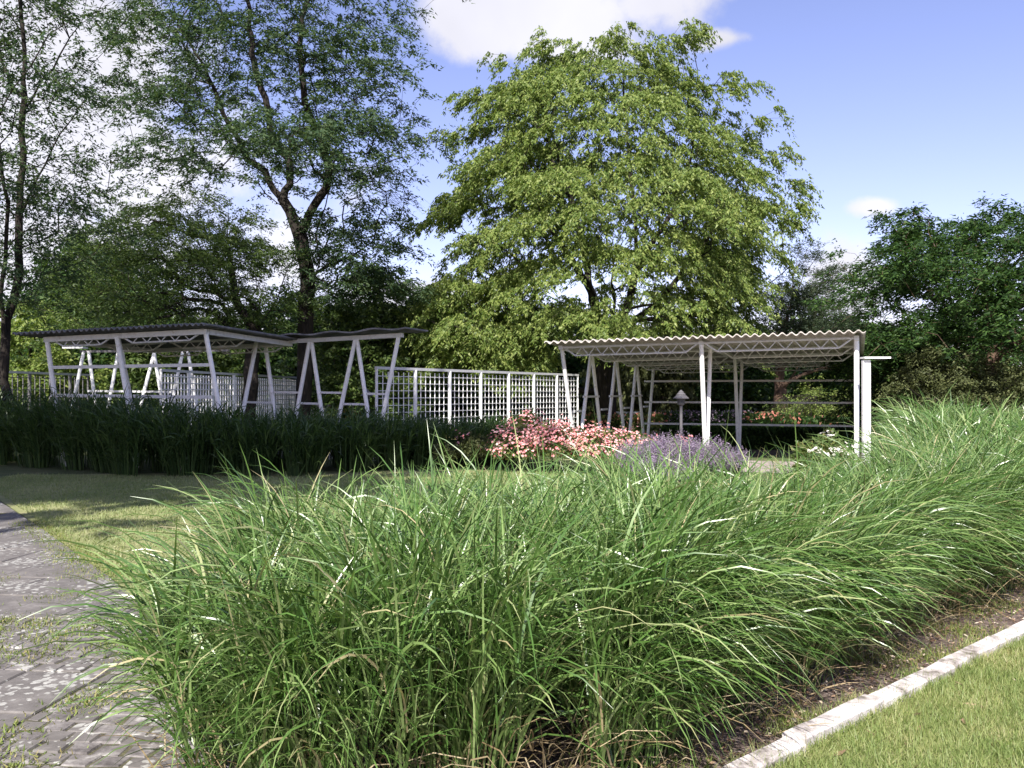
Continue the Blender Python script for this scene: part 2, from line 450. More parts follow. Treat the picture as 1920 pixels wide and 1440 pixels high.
# ------------------------------------------------------------------ trees
def crown_tips(profile, d0, deep, nclus, per, rng, flat=(0.55, 0.75, 0.2), shell=0.35, doff=0.0, outdroop=0.25):
    """tips of twigs in a crown: profile = [(y, x_left, x_right)], tiers of twigs gathered in sprays"""
    ys = np.array([p[0] for p in profile], float); xl = np.array([p[1] for p in profile], float); xr = np.array([p[2] for p in profile], float)
    w = np.clip(xr - xl, 5, None)
    yy = np.linspace(ys[0], ys[-1], 400)
    ww = np.interp(yy, ys, w) ** 1.25
    cdf = np.cumsum(ww); cdf /= cdf[-1]
    y = np.interp(rng.random(nclus), cdf, yy)
    L_, R_ = np.interp(y, ys, xl), np.interp(y, ys, xr)
    ang = rng.uniform(0, 2 * np.pi, nclus)
    rad = (shell + (1 - shell) * rng.random(nclus)) ** 0.6
    pxc = (L_ + R_) / 2 + np.cos(ang) * rad * (R_ - L_) / 2 * 0.97
    hw = (R_ - L_) / 2 / F * d0
    dep = d0 + doff + np.sin(ang) * rad * np.minimum(hw * 0.95, deep)
    C = np.stack([(pxc - CX) / F * dep, dep, CH + (CY - y) / F * dep], 1)
    axis = np.array([((profile[len(profile) // 2][1] + profile[len(profile) // 2][2]) / 2 - CX) / F * d0, d0 + doff])
    o = C[:, :2] - axis
    o = o / (np.linalg.norm(o, axis=1)[:, None] + 1e-6)
    tips, outs = [], []
    for i in range(nclus):
        a = np.array((o[i, 0], o[i, 1])); l = np.array((-a[1], a[0]))
        k = max(2, int(per * rng.uniform(0.6, 1.4)))
        r = rng.normal(0, 1, (k, 3)) * np.array(flat)
        xy = a[None, :] * r[:, :1] + l[None, :] * r[:, 1:2]
        z = r[:, 2] - outdroop * r[:, 0] - 0.12 * (r[:, 0] ** 2 + r[:, 1] ** 2)
        tips.append(C[i] + np.column_stack([xy, z])); outs.append(np.repeat(a[None], k, 0))
    return np.vstack(tips), np.vstack(outs)

def grow(paths, tips, rng, bf=0.35, wob=0.12, sag=0.10):
    """skeleton: given limbs first, then every twig tip is joined to the node that costs least"""
    pos, par, pl = [], [], []
    named = {}
    for pi, (parent, pts) in enumerate(paths):
        pts = [np.array(p, float) for p in pts]
        if parent is None:
            last = -1
        else:
            arr = np.array(pos)
            last = int(np.argmin(np.linalg.norm(arr - pts[0], axis=1)))
            pts = [arr[last]] + pts[1:]
        if last == -1:
            pos.append(pts[0]); par.append(-1); pl.append(0.0); last = 0
        for a, b in zip(pts[:-1], pts[1:]):
            n = max(1, int(np.linalg.norm(b - a) / 0.35))
            for k in range(1, n + 1):
                q = a + (b - a) * k / n + (rng.normal(0, 0.03, 3) if k < n else 0)
                pos.append(q); par.append(last); pl.append(pl[last] + np.linalg.norm(q - pos[last])); last = len(pos) - 1
    nlimb = len(pos)
    trunk_end = nlimb
    cap = nlimb + len(tips) * 7
    A = np.zeros((cap, 3)); A[:nlimb] = pos
    PL = np.zeros(cap); PL[:nlimb] = pl
    PR = np.full(cap, -1, int); PR[:nlimb] = par
    n = nlimb
    base = A[0]
    order = np.argsort(np.min(np.linalg.norm(tips[:, None, :] - A[None, :nlimb:3, :], axis=2), axis=1))
    ztr = A[0, 2]
    tipnode = np.zeros(len(tips), int)
    for ti in order:
        t = tips[ti]
        dv = t - A[:n]
        cost = np.linalg.norm(dv, axis=1) + bf * PL[:n] + 1.2 * np.clip(-(dv[:, 2]), 0, None) * 0.5
        cost[A[:n, 2] < ztr + 1.6] += 30
        j = int(np.argmin(cost))
        a = A[j]; v = t - a; ln = np.linalg.norm(v)
        k = min(6, max(1, int(ln / 0.45)))
        last = j
        perp = rng.normal(0, 1, 3); perp -= perp @ v / (ln * ln + 1e-6) * v
        perp *= wob * ln / (np.linalg.norm(perp) + 1e-6)
        for q in range(1, k + 1):
            s = q / k
            p = a + v * s + perp * math.sin(math.pi * s) + np.array((0, 0, sag * ln * math.sin(math.pi * s)))
            A[n] = p; PR[n] = last; PL[n] = PL[last] + np.linalg.norm(p - A[last]); last = n; n += 1
        tipnode[ti] = last
    return A[:n], PR[:n], nlimb, tipnode

def branch_mesh(A, PR, R0, rtip, sel_lo=None, n_side=6, maxr=None, minr=None, trunk_flare=True):
    n = len(A)
    cnt = np.zeros(n)
    leaf = np.ones(n, bool); leaf[PR[PR >= 0]] = False
    cnt[leaf] = 1
    for i in range(n - 1, 0, -1):
        cnt[PR[i]] += cnt[i]
    e = math.log(R0 / rtip) / math.log(max(cnt[0], 2))
    r = rtip * cnt ** e
    if trunk_flare:
        h = A[:, 2] - A[0, 2]
        r = r * (1 + 0.45 * np.exp(-h * 2.5) * (cnt > cnt[0] * 0.8))
    # main child
    main = np.full(n, -1, int)
    for i in range(1, n):
        p = PR[i]
        if main[p] < 0 or cnt[i] > cnt[main[p]]: main[p] = i
    tan = np.zeros((n, 3))
    for i in range(n):
        c = main[i]; p = PR[i]
        v = np.zeros(3)
        if c >= 0: v += A[c] - A[i]
        if p >= 0: v += A[i] - A[p]
        tan[i] = v / (np.linalg.norm(v) + 1e-9)
    idx = np.arange(1, n)
    p = PR[1:]
    ismain = main[p] == idx
    p0, p1 = A[p], A[idx]
    r0 = np.where(ismain, r[p], np.minimum(r[idx] * 1.15, r[p])); r1 = r[idx]
    d0 = np.where(ismain[:, None], tan[p], p1 - p0); d1 = tan[idx]
    def ring(c, d, rr, k):
        d = d / (np.linalg.norm(d, axis=1)[:, None] + 1e-9)
        ref = np.array((0.31, 0.17, 0.11)); ref = np.repeat(ref[None], len(d), 0)
        a = np.cross(d, ref); a /= np.linalg.norm(a, axis=1)[:, None] + 1e-9
        b = np.cross(a, d)
        t = np.arange(k) * 2 * np.pi / k
        return c[:, None, :] + (np.cos(t)[None, :, None] * a[:, None, :] + np.sin(t)[None, :, None] * b[:, None, :]) * rr[:, None, None]
    def emit(sel, k):
        if not sel.any(): return np.zeros((0, 3)), np.zeros((0, 4), int)
        a = ring(p0[sel], d0[sel], r0[sel], k); b = ring(p1[sel], d1[sel], r1[sel], k)
        v = np.concatenate([a, b], 1).reshape(-1, 3)
        m = sel.sum()
        o = np.arange(m)[:, None] * 2 * k
        i = np.arange(k)[None, :]; j = (i + 1) % k
        return v, np.stack([o + i, o + j, o + k + j, o + k + i], -1).reshape(-1, 4)
    return r, r1, emit

def leaves_on(tips, outs, rng, twigs=6, per=16, tl=0.7, fan=1.1, droop=0.45, ll=0.13, lw=0.05, hang=0.6, jit=0.05, upn=0.5):
    N_ = len(tips)
    oa = np.arctan2(outs[:, 0], outs[:, 1])
    az = oa[:, None] + rng.uniform(-fan, fan, (N_, twigs)) * 1.4
    L = tl * rng.uniform(0.6, 1.25, (N_, twigs))
    up = rng.normal(0.12, 0.22, (N_, twigs))
    t = rng.random((N_, twigs, per)) ** 0.8
    dx, dy = np.sin(az), np.cos(az)
    hor = L[..., None] * t - 0.25 * tl
    px = tips[:, 0, None, None] + dx[..., None] * hor
    py = tips[:, 1, None, None] + dy[..., None] * hor
    pz = tips[:, 2, None, None] + L[..., None] * (up[..., None] * t - droop * t ** 2)
    Pn = np.stack([px, py, pz], -1).reshape(-1, 3) + rng.normal(0, jit, (N_ * twigs * per, 3))
    K = len(Pn)
    la = np.repeat(az.reshape(-1), per) + rng.choice([-1, 1], K) * rng.uniform(0.2, 1.5, K)
    dn = hang + rng.normal(0, 0.35, K)
    d = np.stack([np.sin(la), np.cos(la), -dn], 1)
    d /= np.linalg.norm(d, axis=1)[:, None]
    nr = rng.normal(0, 1, (K, 3)) * (1 - upn) + np.array((0, 0, 1)) * upn * 1.6
    s = np.cross(d, nr); s /= np.linalg.norm(s, axis=1)[:, None] + 1e-9
    l = ll * rng.uniform(0.6, 1.3, K)[:, None]; w = lw * rng.uniform(0.7, 1.3, K)[:, None] / 2
    mid = Pn + d * l * 0.45
    v = np.stack([Pn + d * l * .15 + s * w, Pn + d * l, Pn + d * l * .15 - s * w], 1).reshape(-1, 3)
    f = (np.arange(K)[:, None] * 3 + np.arange(3)[None, :])
    return v, f

def make_tree(name, label, base, paths, tips, outs, leafkw, leafmat, bark, R0, seed, group=None, rtip=0.006, bf=0.35, wob=0.12, cat_='tree', limb_split=0.05, sag=0.1):
    rng = np.random.default_rng(seed)
    T = Thing(name, base, label, cat_, group)
    A, PR, nl, tn = grow(paths, tips, rng, bf=bf, wob=wob, sag=sag)
    r, r1, emit = branch_mesh(A, PR, R0, rtip)
    thick = r1 >= limb_split
    thin = ~thick & (r1 > 0.0)
    v, f = emit(thick, 9)
    if len(f): T.part('trunk', v, f, bark, smooth=True)
    v, f = emit(thin, 3)
    if len(f): T.part('branches', v, f, bark, smooth=True, kind='stuff')
    v, f = leaves_on(tips, outs, rng, **leafkw)
    T.part('crown', v, f, leafmat, kind='stuff')
    return T

def copy_thing(root, loc, rz=0.0, scale=1.0, label=None):
    r = root.copy(); COL.objects.link(r)
    r.location = loc; r.rotation_euler = (0, 0, rz); r.scale = (scale,) * 3
    if label: r['label'] = label
    for ch in root.children:
        c = ch.copy(); COL.objects.link(c); c.parent = r
    return r
# ------------------------------------------------------------------ ground
def ground_sheet():
    xs = np.unique(np.concatenate([np.linspace(-400, -40, 10), np.linspace(-40, 40, 41), np.linspace(40, 400, 10)]))
    ys = np.unique(np.concatenate([np.linspace(-200, 0, 8), np.linspace(0, 60, 61), np.linspace(60, 900, 12)]))
    X, Y = np.meshgrid(xs, ys)
    Z = zt(Y) + np.where(Y > 60, 0.0, 0)
    v = np.stack([X, Y, Z], -1).reshape(-1, 3)
    nx = len(xs)
    f = [[j * nx + i, j * nx + i + 1, (j + 1) * nx + i + 1, (j + 1) * nx + i] for j in range(len(ys) - 1) for i in range(nx - 1)]
    solo('ground', v, f, M['ground'], kind='structure', smooth=True)
ground_sheet()

def sheet(name, poly, z, mat, **kw):
    v = [(p[0], p[1], z + float(zt(p[1]))) for p in poly]
    return solo(name, v, [list(range(len(v)))], mat, **kw)

# kerb line
K0, K1 = np.array((-0.10, 2.90)), np.array((9.2, 11.42))
kd = (K1 - K0) / np.linalg.norm(K1 - K0); kn = np.array((kd[1], -kd[0]))      # kn points to the lawn side (right)
def kp(s, off=0.0): return K0 + kd * s + kn * off
KW = 0.11
lawn_r = [kp(-2, KW), kp(13, KW), (16, 12), (16, -1), (-1.5, -1)]
sheet('lawn', lawn_r, 0.004, M['lawn_soil'], kind='structure')
BED = [(-1.25, 2.9), (0.0, 3.0), (1.0, 4.35), (1.72, 5.15), (2.5, 5.95), (3.95, 7.25), (6.0, 9.8), (8.4, 14), (8.8, 16.5), (6.6, 16.6), (5.15, 13.5), (3.0, 8.4), (1.6, 6.75), (0, 6.15), (-1.35, 5.3)]
SOIL = [tuple(kp(-0.6)), tuple(kp(12.6)), (9.6, 17.5), (6.0, 17.8), (4.4, 13.5), (2.4, 8.4), (1.2, 7.1), (-0.2, 6.5), (-1.6, 5.6), (-1.5, 2.3)]
sheet('bed_soil', SOIL, 0.006, M['soil'], kind='structure')

# path of slabs and cobbles, cut along its right edge
E0, E1 = np.array((-0.9, 4.25)), np.array((-3.47, 7.77))
PE = [(-1.15, 1.5), (-1.15, 4.4), (-3.45, 7.75), (-5.75, 10.9), (-9.6, 16.0)]
pathpoly = PE + [(-16, 16), (-16, 1.5)]
sheet('path', pathpoly, 0.023, M['joint'], kind='structure')
# ground of the left lawn
lawn_l = [(-3.40, 7.75), (-5.70, 10.9), (-9.5, 16.0), (-9.5, 17.5), (2.5, 19), (2.2, 8.6), (1.2, 7.1), (-0.2, 6.5), (-1.6, 5.6), (-1.3, 4.6)]
sheet('lawn_beyond_path', lawn_l, 0.004, M['lawn_soil'], kind='structure')

def clip_half(poly, a, b):
    """keep the part of poly to the left of a->b"""
    out = []
    n = len(poly)
    def side(p): return (b[0] - a[0]) * (p[1] - a[1]) - (b[1] - a[1]) * (p[0] - a[0])
    for i in range(n):
        p, q = poly[i], poly[(i + 1) % n]
        sp, sq = side(p), side(q)
        if sp >= 0: out.append(p)
        if sp * sq < 0:
            t = sp / (sp - sq)
            out.append((p[0] + (q[0] - p[0]) * t, p[1] + (q[1] - p[1]) * t))
    return out

path_o = bpy.data.objects['path']
def stone(name, poly, z0, z1, mat, bev=0.008):
    P_ = np.array(poly); c = P_.mean(0)
    if name == 'cobble': bev = random.uniform(0.008, 0.016)
    n = len(P_)
    tilt = np.array((random.uniform(-1, 1), random.uniform(-1, 1))) * 0.006
    def ring(sc, z): return [(c[0] + (p[0] - c[0]) * sc, c[1] + (p[1] - c[1]) * sc, z + float((p - c) @ tilt)) for p in P_]
    size = max(0.05, np.linalg.norm(P_ - c, axis=1).mean())
    sc = 1 - bev / size
    v = ring(1, z0) + ring(1, z1 - bev) + ring(sc, z1)
    f = []
    for k in range(2):
        for i in range(n):
            j = (i + 1) % n
            f.append([k * n + i, k * n + j, (k + 1) * n + j, (k + 1) * n + i])
    f.append([2 * n + i for i in range(n)])
    o = solo(name, v, f, mat)
    o.parent = path_o
    return o
rot = math.radians(-6)
ca, sa = math.cos(rot), math.sin(rot)
def pr(x, y): return (-3.0 + x * ca - y * sa, 5.2 + x * sa + y * ca)
def lay(x0, x1, y0, y1, nx, ny, gap, mat, name, ztop, jit=0.0, stagger=True):
    wx, wy = (x1 - x0) / nx, (y1 - y0) / ny
    for j in range(ny):
        so = (0.5 * wx if (j % 2 and stagger) else 0)
        for i in range(-1 if so else 0, nx):
            a0, a1 = x0 + i * wx + so + gap, x0 + (i + 1) * wx + so - gap
            a0, a1 = max(a0, x0 + gap), min(a1, x1 - gap)
            if a1 - a0 < 0.04: continue
            b0, b1 = y0 + j * wy + gap, y0 + (j + 1) * wy - gap
            q = [(a0, b0), (a1, b0), (a1, b1), (a0, b1)]
            q = [pr(p[0] + random.uniform(-jit, jit), p[1] + random.uniform(-jit, jit)) for p in q]
            for e0, e1 in zip(PE[:-1], PE[1:]):
                if len(q) < 3: break
                # the path lies to the left of its edge
                q = clip_half(q, e0, e1)
            if len(q) < 3: continue
            A_ = np.array(q)
            if np.linalg.norm(A_.max(0) - A_.min(0)) < 0.07: continue
            stone(name, q, 0.0, ztop + random.uniform(-0.004, 0.004), M['slab'] if random.random() < .45 else mat)
lay(-3.0, 0.75, -2.6, -0.05, 4, 4, 0.006, M['slab'], 'slab', 0.034)
lay(0.75, 2.1, -1.6, -0.05, 10, 13, 0.003, M['cobble'], 'cobble', 0.03, 0.011)
lay(-1.4, 1.35, -0.04, 1.05, 18, 8, 0.003, M['cobble'], 'cobble', 0.03, 0.012)
lay(-4.2, 1.0, 1.06, 6.2, 6, 8, 0.006, M['slab'], 'slab', 0.034)
lay(-7.0, -1.4, 6.21, 11.0, 6, 7, 0.006, M['slab'], 'slab', 0.034)

# kerb stones
kerb = Thing('kerb', (K0[0], K0[1], 0), None, None, kind='structure')
s = -1.4
while s < 12.5:
    L_ = 0.82
    L_ = random.uniform(0.72, 0.9)
    a, b = kp(s + 0.008), kp(s + L_ - 0.008)
    dz = random.uniform(-0.010, 0.008); of = random.uniform(-0.012, 0.012)
    prof = [(0 + of, -0.12), (0 + of, 0.045), (0.012 + of, 0.057), (KW - 0.012 + of, 0.057), (KW + of, 0.045), (KW + of, -0.12)]
    v, f = [], []
    nseg = 6
    for q in range(nseg + 1):
        c = a + (b - a) * q / nseg
        for o_, z in prof:
            pp = c + kn * (o_ + random.uniform(-0.003, 0.003)); v.append((pp[0], pp[1], z + dz + random.uniform(-0.002, 0.002)))
    m_ = len(prof)
    for q in range(nseg):
        for i in range(m_ - 1): f.append([q * m_ + i, (q + 1) * m_ + i, (q + 1) * m_ + i + 1, q * m_ + i + 1])
    f.append(list(range(m_))); f.append([nseg * m_ + i for i in range(m_)][::-1])
    kerb.part('kerb_stone', v, f, M['kerb'])
    s += L_

# ------------------------------------------------------------------ pavilions
ROOFTILT = {}
def roof_z_fn(p0, z00, zu, u, zv, v):
    """plane: z at offset s along u and t along v"""
    return lambda s, t: z00 + zu * s + zv * t

def leg(T, a, b, r=0.048, name='post'):
    v, f = tube(a, b, r, n=12); return T.part(name, v, f, M['white'], smooth=False)
def rail(T, a, b, r=0.026, name='rail', mat='rail'):
    v, f = tube(a, b, r, r * 1.0, sq=True); return T.part(name, v, f, M[mat])

def truss(T, a, b, depth=0.20, pitch=0.34, inset=0.32):
    """open web joist hung between a and b: tubes in one welded piece"""
    a, b = np.array(a, float), np.array(b, float)
    L_ = np.linalg.norm(b - a); d = (b - a) / L_
    dn = np.array((0, 0, -depth))
    ps = [tube(a, b, 0.028, n=6)]
    c0, c1 = a + d * inset + dn, b - d * inset + dn
    ps += [tube(a + d * 0.04, c0, 0.02, n=6), tube(c0, c1, 0.02, n=6), tube(c1, b - d * 0.04, 0.02, n=6)]
    n = max(2, int(round((L_ - 2 * inset) / pitch)))
    for i in range(n):
        lo0 = c0 + (c1 - c0) * i / n; lo1 = c0 + (c1 - c0) * (i + 1) / n
        up = (lo0 + lo1) / 2 - dn
        ps += [tube(lo0, up, 0.012, n=5, caps=False), tube(up, lo1, 0.012, n=5, caps=False)]
    v, f = join(ps)
    return T.part('truss', v, f, M['rail'])

def corr_sheets(T, org, u, v_, s0, s1, t0, t1, zf, mat, wl=0.19, amp=0.03, per_sheet=6, thick=0.024, tsegs=6):
    """corrugated sheets laid side by side along u, ridges running along v"""
    u = np.array(u); v_ = np.array(v_)
    nw = int(round((s1 - s0) / wl)); wl = (s1 - s0) / nw
    w = 0
    k = 0
    while w < nw:
        e = min(nw, w + per_sheet)
        ss = s0 + np.linspace(w, e + (0.12 if e < nw else 0), (e - w) * 10 + 1) * wl
        ts = np.linspace(t0, t1, tsegs + 1)
        lift = 0.004 * (k % 2) + random.uniform(0, 0.003)
        verts = []
        for z_off in (0, thick):
            for t in ts:
                for s_ in ss:
                    z = zf(s_, t) + amp * math.sin((s_ - s0) / wl * 2 * math.pi) + z_off + lift
                    p = org + u * s_ + v_ * t
                    verts.append((p[0], p[1], z))
        ns, nt_ = len(ss), len(ts)
        f = []
        for L_ in range(2):
            o = L_ * ns * nt_
            for j in range(nt_ - 1):
                for i in range(ns - 1):
                    q = [o + j * ns + i, o + j * ns + i + 1, o + (j + 1) * ns + i + 1, o + (j + 1) * ns + i]
                    f.append(q if L_ else q[::-1])
        o = ns * nt_
        for i in range(ns - 1):
            f.append([i, i + 1, o + i + 1, o + i])
            b_ = (nt_ - 1) * ns
            f.append([b_ + i + 1, b_ + i, o + b_ + i, o + b_ + i + 1])
        for j in range(nt_ - 1):
            f.append([j * ns, o + j * ns, o + (j + 1) * ns, (j + 1) * ns])
            i = ns - 1
            f.append([j * ns + i, (j + 1) * ns + i, o + (j + 1) * ns + i, o + j * ns + i])
        T.part('roof_sheet', verts, f, mat)
        w = e; k += 1

# --- right pavilion
def right_pavilion():
    O = np.array((1.16, 21.4)); a = math.radians(-20.9)
    u = np.array((math.cos(a), math.sin(a))); v = np.array((-math.sin(a), math.cos(a)))
    zf = lambda s, t: 2.67 + 0.0135 * s - 0.02 * t
    W, D, bay = 6.52, 10.4, 2.6
    T = Thing('open_pavilion', (O[0], O[1], 0), 'white steel pavilion with pale corrugated roof and V shaped posts, right of the roses', 'pavilion', 'open steel pavilions in the park')
    def Q(s, t, z): p = O + u * s + v * t; return (p[0], p[1], z)
    def top(s, t): return Q(s, t, zf(s, t) - 0.02)
    def foot(s, t): p = O + u * s + v * t; return (p[0], p[1], float(zt(p[1])) - 0.1)
    # left row, zigzag through the depth
    for k in range(4):
        leg(T, top(0, k * bay + 0.05), foot(0, k * bay + bay / 2 - 0.06)); leg(T, top(0, (k + 1) * bay - 0.05), foot(0, k * bay + bay / 2 + 0.06))
    # middle row: two Vs
    for t0, t1 in ((0.0, 1.35), (5.9, 7.6)):
        m = (t0 + t1) / 2
        leg(T, top(3.28, t0), foot(3.28, m - 0.05), 0.052); leg(T, top(3.28, t1), foot(3.28, m + 0.05))
    # right row
    for k in range(4):
        leg(T, top(W, k * bay + 0.05), foot(W, (0.12 if k == 0 else k * bay + bay / 2 - 0.06)), 0.055 if k == 0 else 0.048)
        leg(T, top(W, (k + 1) * bay - 0.05), foot(W, k * bay + bay / 2 + 0.06))
    # rails on the left row
    for k in range(4):
        t0, t1 = k * bay + bay * 0.72, (k + 1) * bay + bay * 0.28
        if k < 3: rail(T, Q(0, t0, 1.48), Q(0, t1, 1.48))
        rail(T, Q(0, k * bay + bay * .38, 1.12), Q(0, k * bay + bay * .62, 1.12))
    # back screen: long rails between end posts
    tb = 8.9
    for z in (1.95, 1.27, 0.57):
        rail(T, Q(-0.0, tb, z), Q(W, tb, z), 0.03)
    # beams and trusses
    for s_ in (0, 3.28, W):
        rail(T, top(s_, -0.05), top(s_, D + 0.05), 0.05, 'beam')
    for k in range(5):
        t = k * bay
        truss(T, top(0.03, t), top(3.25, t)); truss(T, top(3.31, t), top(W - 0.03, t))
    corr_sheets(T, O, u, v, -0.28, W + 0.18, -0.42, D + 0.3, lambda s, t: zf(s, t) + 0.065, M['roof'])
    return O, u, v
RO, RU, RV = right_pavilion()
fl = [RO + RU * s_ + RV * t for s_, t in ((2.6, -1.6), (7.4, -2.4), (7.4, 1.2), (2.6, 1.2))]
sheet('pavement', fl, 0.012, M['pavement'], kind='structure')
fl = [RO + RU * s_ + RV * t for s_, t in ((-0.6, 1.21), (7.4, 1.21), (7.4, 7.0), (7.4, 11.4), (-0.6, 11.4), (-0.6, 7.0))]
def floor_inside():
    v = [(p[0], p[1], float(zt(p[1])) + 0.012) for p in fl]
    solo('pavilion_floor', v, [[0, 1, 2, 5], [5, 2, 3, 4]], M['soil'], kind='structure')  # dark soil colour paints in the shade under the roof, cuts bounced light
floor_inside()

# --- left pavilion (corner towards the camera)
def left_pavilion():
    C = P(385, 620, 19.0)
    Lp = P(88, 635, 19.5)
    u = (Lp - C)[:2]; W = np.linalg.norm(u); u /= W
    v = np.array((u[1], -u[0])); v = v if v[1] > 0 else -v
    ang = math.radians(-10); v = np.array((v[0] * math.cos(ang) - v[1] * math.sin(ang), v[0] * math.sin(ang) + v[1] * math.cos(ang)))
    zu = (Lp[2] - C[2]) / W
    O = C[:2]
    z0 = C[2]
    zf = lambda s, t: z0 + zu * s - 0.03 * t
    T = Thing('open_pavilion', (O[0], O[1], 0), 'shaded white steel pavilion with two long side rails, leftmost, roof of dark corrugated sheets', 'pavilion', 'open steel pavilions in the park')
    D = 3.3
    def Q(s, t, z): p = O + u * s + v * t; return (p[0], p[1], z)
    def top(s, t): return Q(s, t, zf(s, t) - 0.02)
    def foot(s, t): p = O + u * s + v * t; return (p[0], p[1], -0.35)
    def from_px(a, b, r=0.045):
        """a post given by its upper and lower end"""
        p0, p1 = np.array(a), np.array(b)
        leg(T, p0, p1, r)
    def down(xt, yt, xb, yb, d, r=0.045, dz=0.0):
        a = P(xt, yt, d); b = P(xb, yb, d + dz)
        k = (a[2] + 0.25) / (a[2] - b[2])
        leg(T, a, a + (b - a) * k, r)
    down(88, 637, 103, 745, 19.5, 0.05); down(219, 632, 243, 770, 19.25, 0.055); down(385, 622, 412, 770, 19.0, 0.05)
    down(222, 634, 258, 800, 19.3, 0.036, 1.0)
    down(481, 640, 455, 775, 22.0, 0.05, -.6)
    # back row
    for xt, xb in ((157, 137), (166, 179), (222, 204), (229, 243), (290, 264), (288, 305), (343, 321), (352, 368)):
        down(xt, 658, xb, 758, 27.4, 0.05)
    # rails
    for ya, yb in ((689, 684), (741, 745)):
        rail(T, P(96, ya, 19.5), P(399, yb, 19.0), 0.034)
    rail(T, P(165, 733, 27.4), P(322, 735, 27.4), 0.03)
    # beams
    rail(T, top(-0.05, 0), top(W + 0.05, 0), 0.055, 'beam'); rail(T, top(0, 0.06), top(0, D), 0.055, 'beam'); rail(T, top(W, 0.06), top(W, D), 0.05, 'beam')
    rail(T, top(0.06, D), top(W, D), 0.05, 'beam')
    h = W * (385 - 219) / (385 - 88)
    rail(T, P(150, 659, 27.4), P(430, 657, 27.4), 0.035, 'beam', 'lamp_and_shade_grey')  # shade put into the colour: dark grey dims this unroofed beam
    for t in (0.02, 1.65, 3.25):
        truss(T, top(0.05, t), top(h - 0.05, t), 0.16, 0.30); truss(T, top(h + 0.05, t), top(W - 0.05, t), 0.16, 0.30)
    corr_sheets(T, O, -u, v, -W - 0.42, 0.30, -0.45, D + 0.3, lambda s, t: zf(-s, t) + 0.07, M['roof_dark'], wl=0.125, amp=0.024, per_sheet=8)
    # small lamp plate on the leaning back post
    a = P(158, 654, 27.4)
    v_, f_ = box(a + np.array((-0.28, 0, 0.03)), 0.62, 0.34, 0.05)
    T.part('lamp_head', v_, f_, M['white'])
left_pavilion()

# --- middle pavilion
def middle_pavilion():
    A = P(495, 642, 22.3); B = P(748, 627, 20.97)
    u = (B - A)[:2]; W = np.linalg.norm(u); u /= W
    v = np.array((-u[1], u[0]))
    zu = (B[2] - A[2]) / W
    O = A[:2]
    zf = lambda s, t: A[2] + zu * s + 0.0 * t
    T = Thing('open_pavilion', (O[0], O[1], 0), 'narrow middle pavilion with A shaped post pairs under a thin dark wavy roof', 'pavilion', 'open steel pavilions in the park')
    def Q(s, t, z): p = O + u * s + v * t; return (p[0], p[1], z)
    def ln(px0, py0, px1, py1):
        """front row post between two measured ends, both in the plane of the row"""
        def hit(px, py):
            r = np.array(((px - CX) / F, 1.0, (CY - py) / F)); n2 = v
            d = (O @ n2) / (r[0] * n2[0] + r[1] * n2[1])
            return np.array((0, 0, CH)) + r * d
        a, b = hit(px0, py0), hit(px1, py1)
        k = (a[2] + 0.3) / (a[2] - b[2])
        return a, b, a + (b - a) * k
    for q in ((497, 645, 515, 770), (580, 641, 556, 775), (584, 641, 603, 770), (666, 636, 637, 775), (669, 636, 690, 775), (747, 632, 718, 780)):
        a, b, c = ln(*q); leg(T, a, c, 0.05)
    for q in ((601, 736, 641, 736.5), (686, 738, 727, 739), (564, 756, 600, 757), (645, 757.5, 686, 758), (463, 754, 511, 755), (512, 735, 560, 736)):
        a, b, c = ln(*q); rail(T, a, b, 0.025)
    rail(T, Q(-0.2, 0, zf(0, 0) - 0.02), Q(W + 0.1, 0, zf(W, 0) - 0.02), 0.05, 'beam')
    # roof of big shallow waves along the front edge, slightly sagging
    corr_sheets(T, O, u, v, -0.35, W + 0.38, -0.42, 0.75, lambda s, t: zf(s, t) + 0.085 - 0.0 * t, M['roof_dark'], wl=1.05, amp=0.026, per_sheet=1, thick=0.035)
middle_pavilion()

# ------------------------------------------------------------------ lattice fences
def lattice(a, b, npan, ztop, zbot, bars, rows, label, group, mat='white', vr=0.010, rows_top=0.16, xr=0.008, postr=0.052, railmat='rail'):
    a, b = np.array(a, float), np.array(b, float)
    d = b - a; L_ = np.linalg.norm(d); d /= L_; n = np.array((-d[1], d[0]))
    T = Thing('lattice_fence', (a[0], a[1], 0), label, 'fence', group)
    def Q(s, z, off=0.0): p = a + d * s + n * off; return np.array((p[0], p[1], z))
    for k in range(npan + 1):
        s = L_ * k / npan
        end = k in (0, npan)
        v, f = tube(Q(s, zbot - 0.2), Q(s, ztop - 0.03), postr * (0.7 if end else 1), n=12); T.part('post', v, f, M[mat])
    v, f = tube(Q(-0.04, ztop), Q(L_ + 0.04, ztop), 0.035, sq=True); T.part('top_rail', v, f, M['rail'])
    hs = np.arange(ztop - rows_top, zbot, -rows)
    for k in range(npan):
        s0, s1 = L_ * k / npan + postr, L_ * (k + 1) / npan - postr
        for i in range(bars):
            s = s0 + (s1 - s0) * (i + 1) / (bars + 1)
            v, f = tube(Q(s, zbot, 0.015), Q(s, ztop - 0.09, 0.015), vr, sq=True); T.part('bar', v, f, M[mat])
        for z in hs:
            v, f = tube(Q(s0, z, -0.005), Q(s1, z, -0.005), xr, sq=True); T.part('crossbar', v, f, M[mat])
    return T
lattice(P(706, 690, 22.5)[:2], P(1083, 703, 32.2)[:2], 7, 2.2, 0.3, 6, 0.185, 'white lattice fence behind the pink roses, framed by a grey top rail', 'white garden lattice fences', rows_top=0.2)
lattice(P(302, 693, 25.0)[:2], P(558, 708, 38.0)[:2], 7, 2.2, 0.2, 7, 0.185, 'densely barred white lattice fence seen between the legs of the left pavilion', 'white garden lattice fences', vr=0.019, xr=0.015)
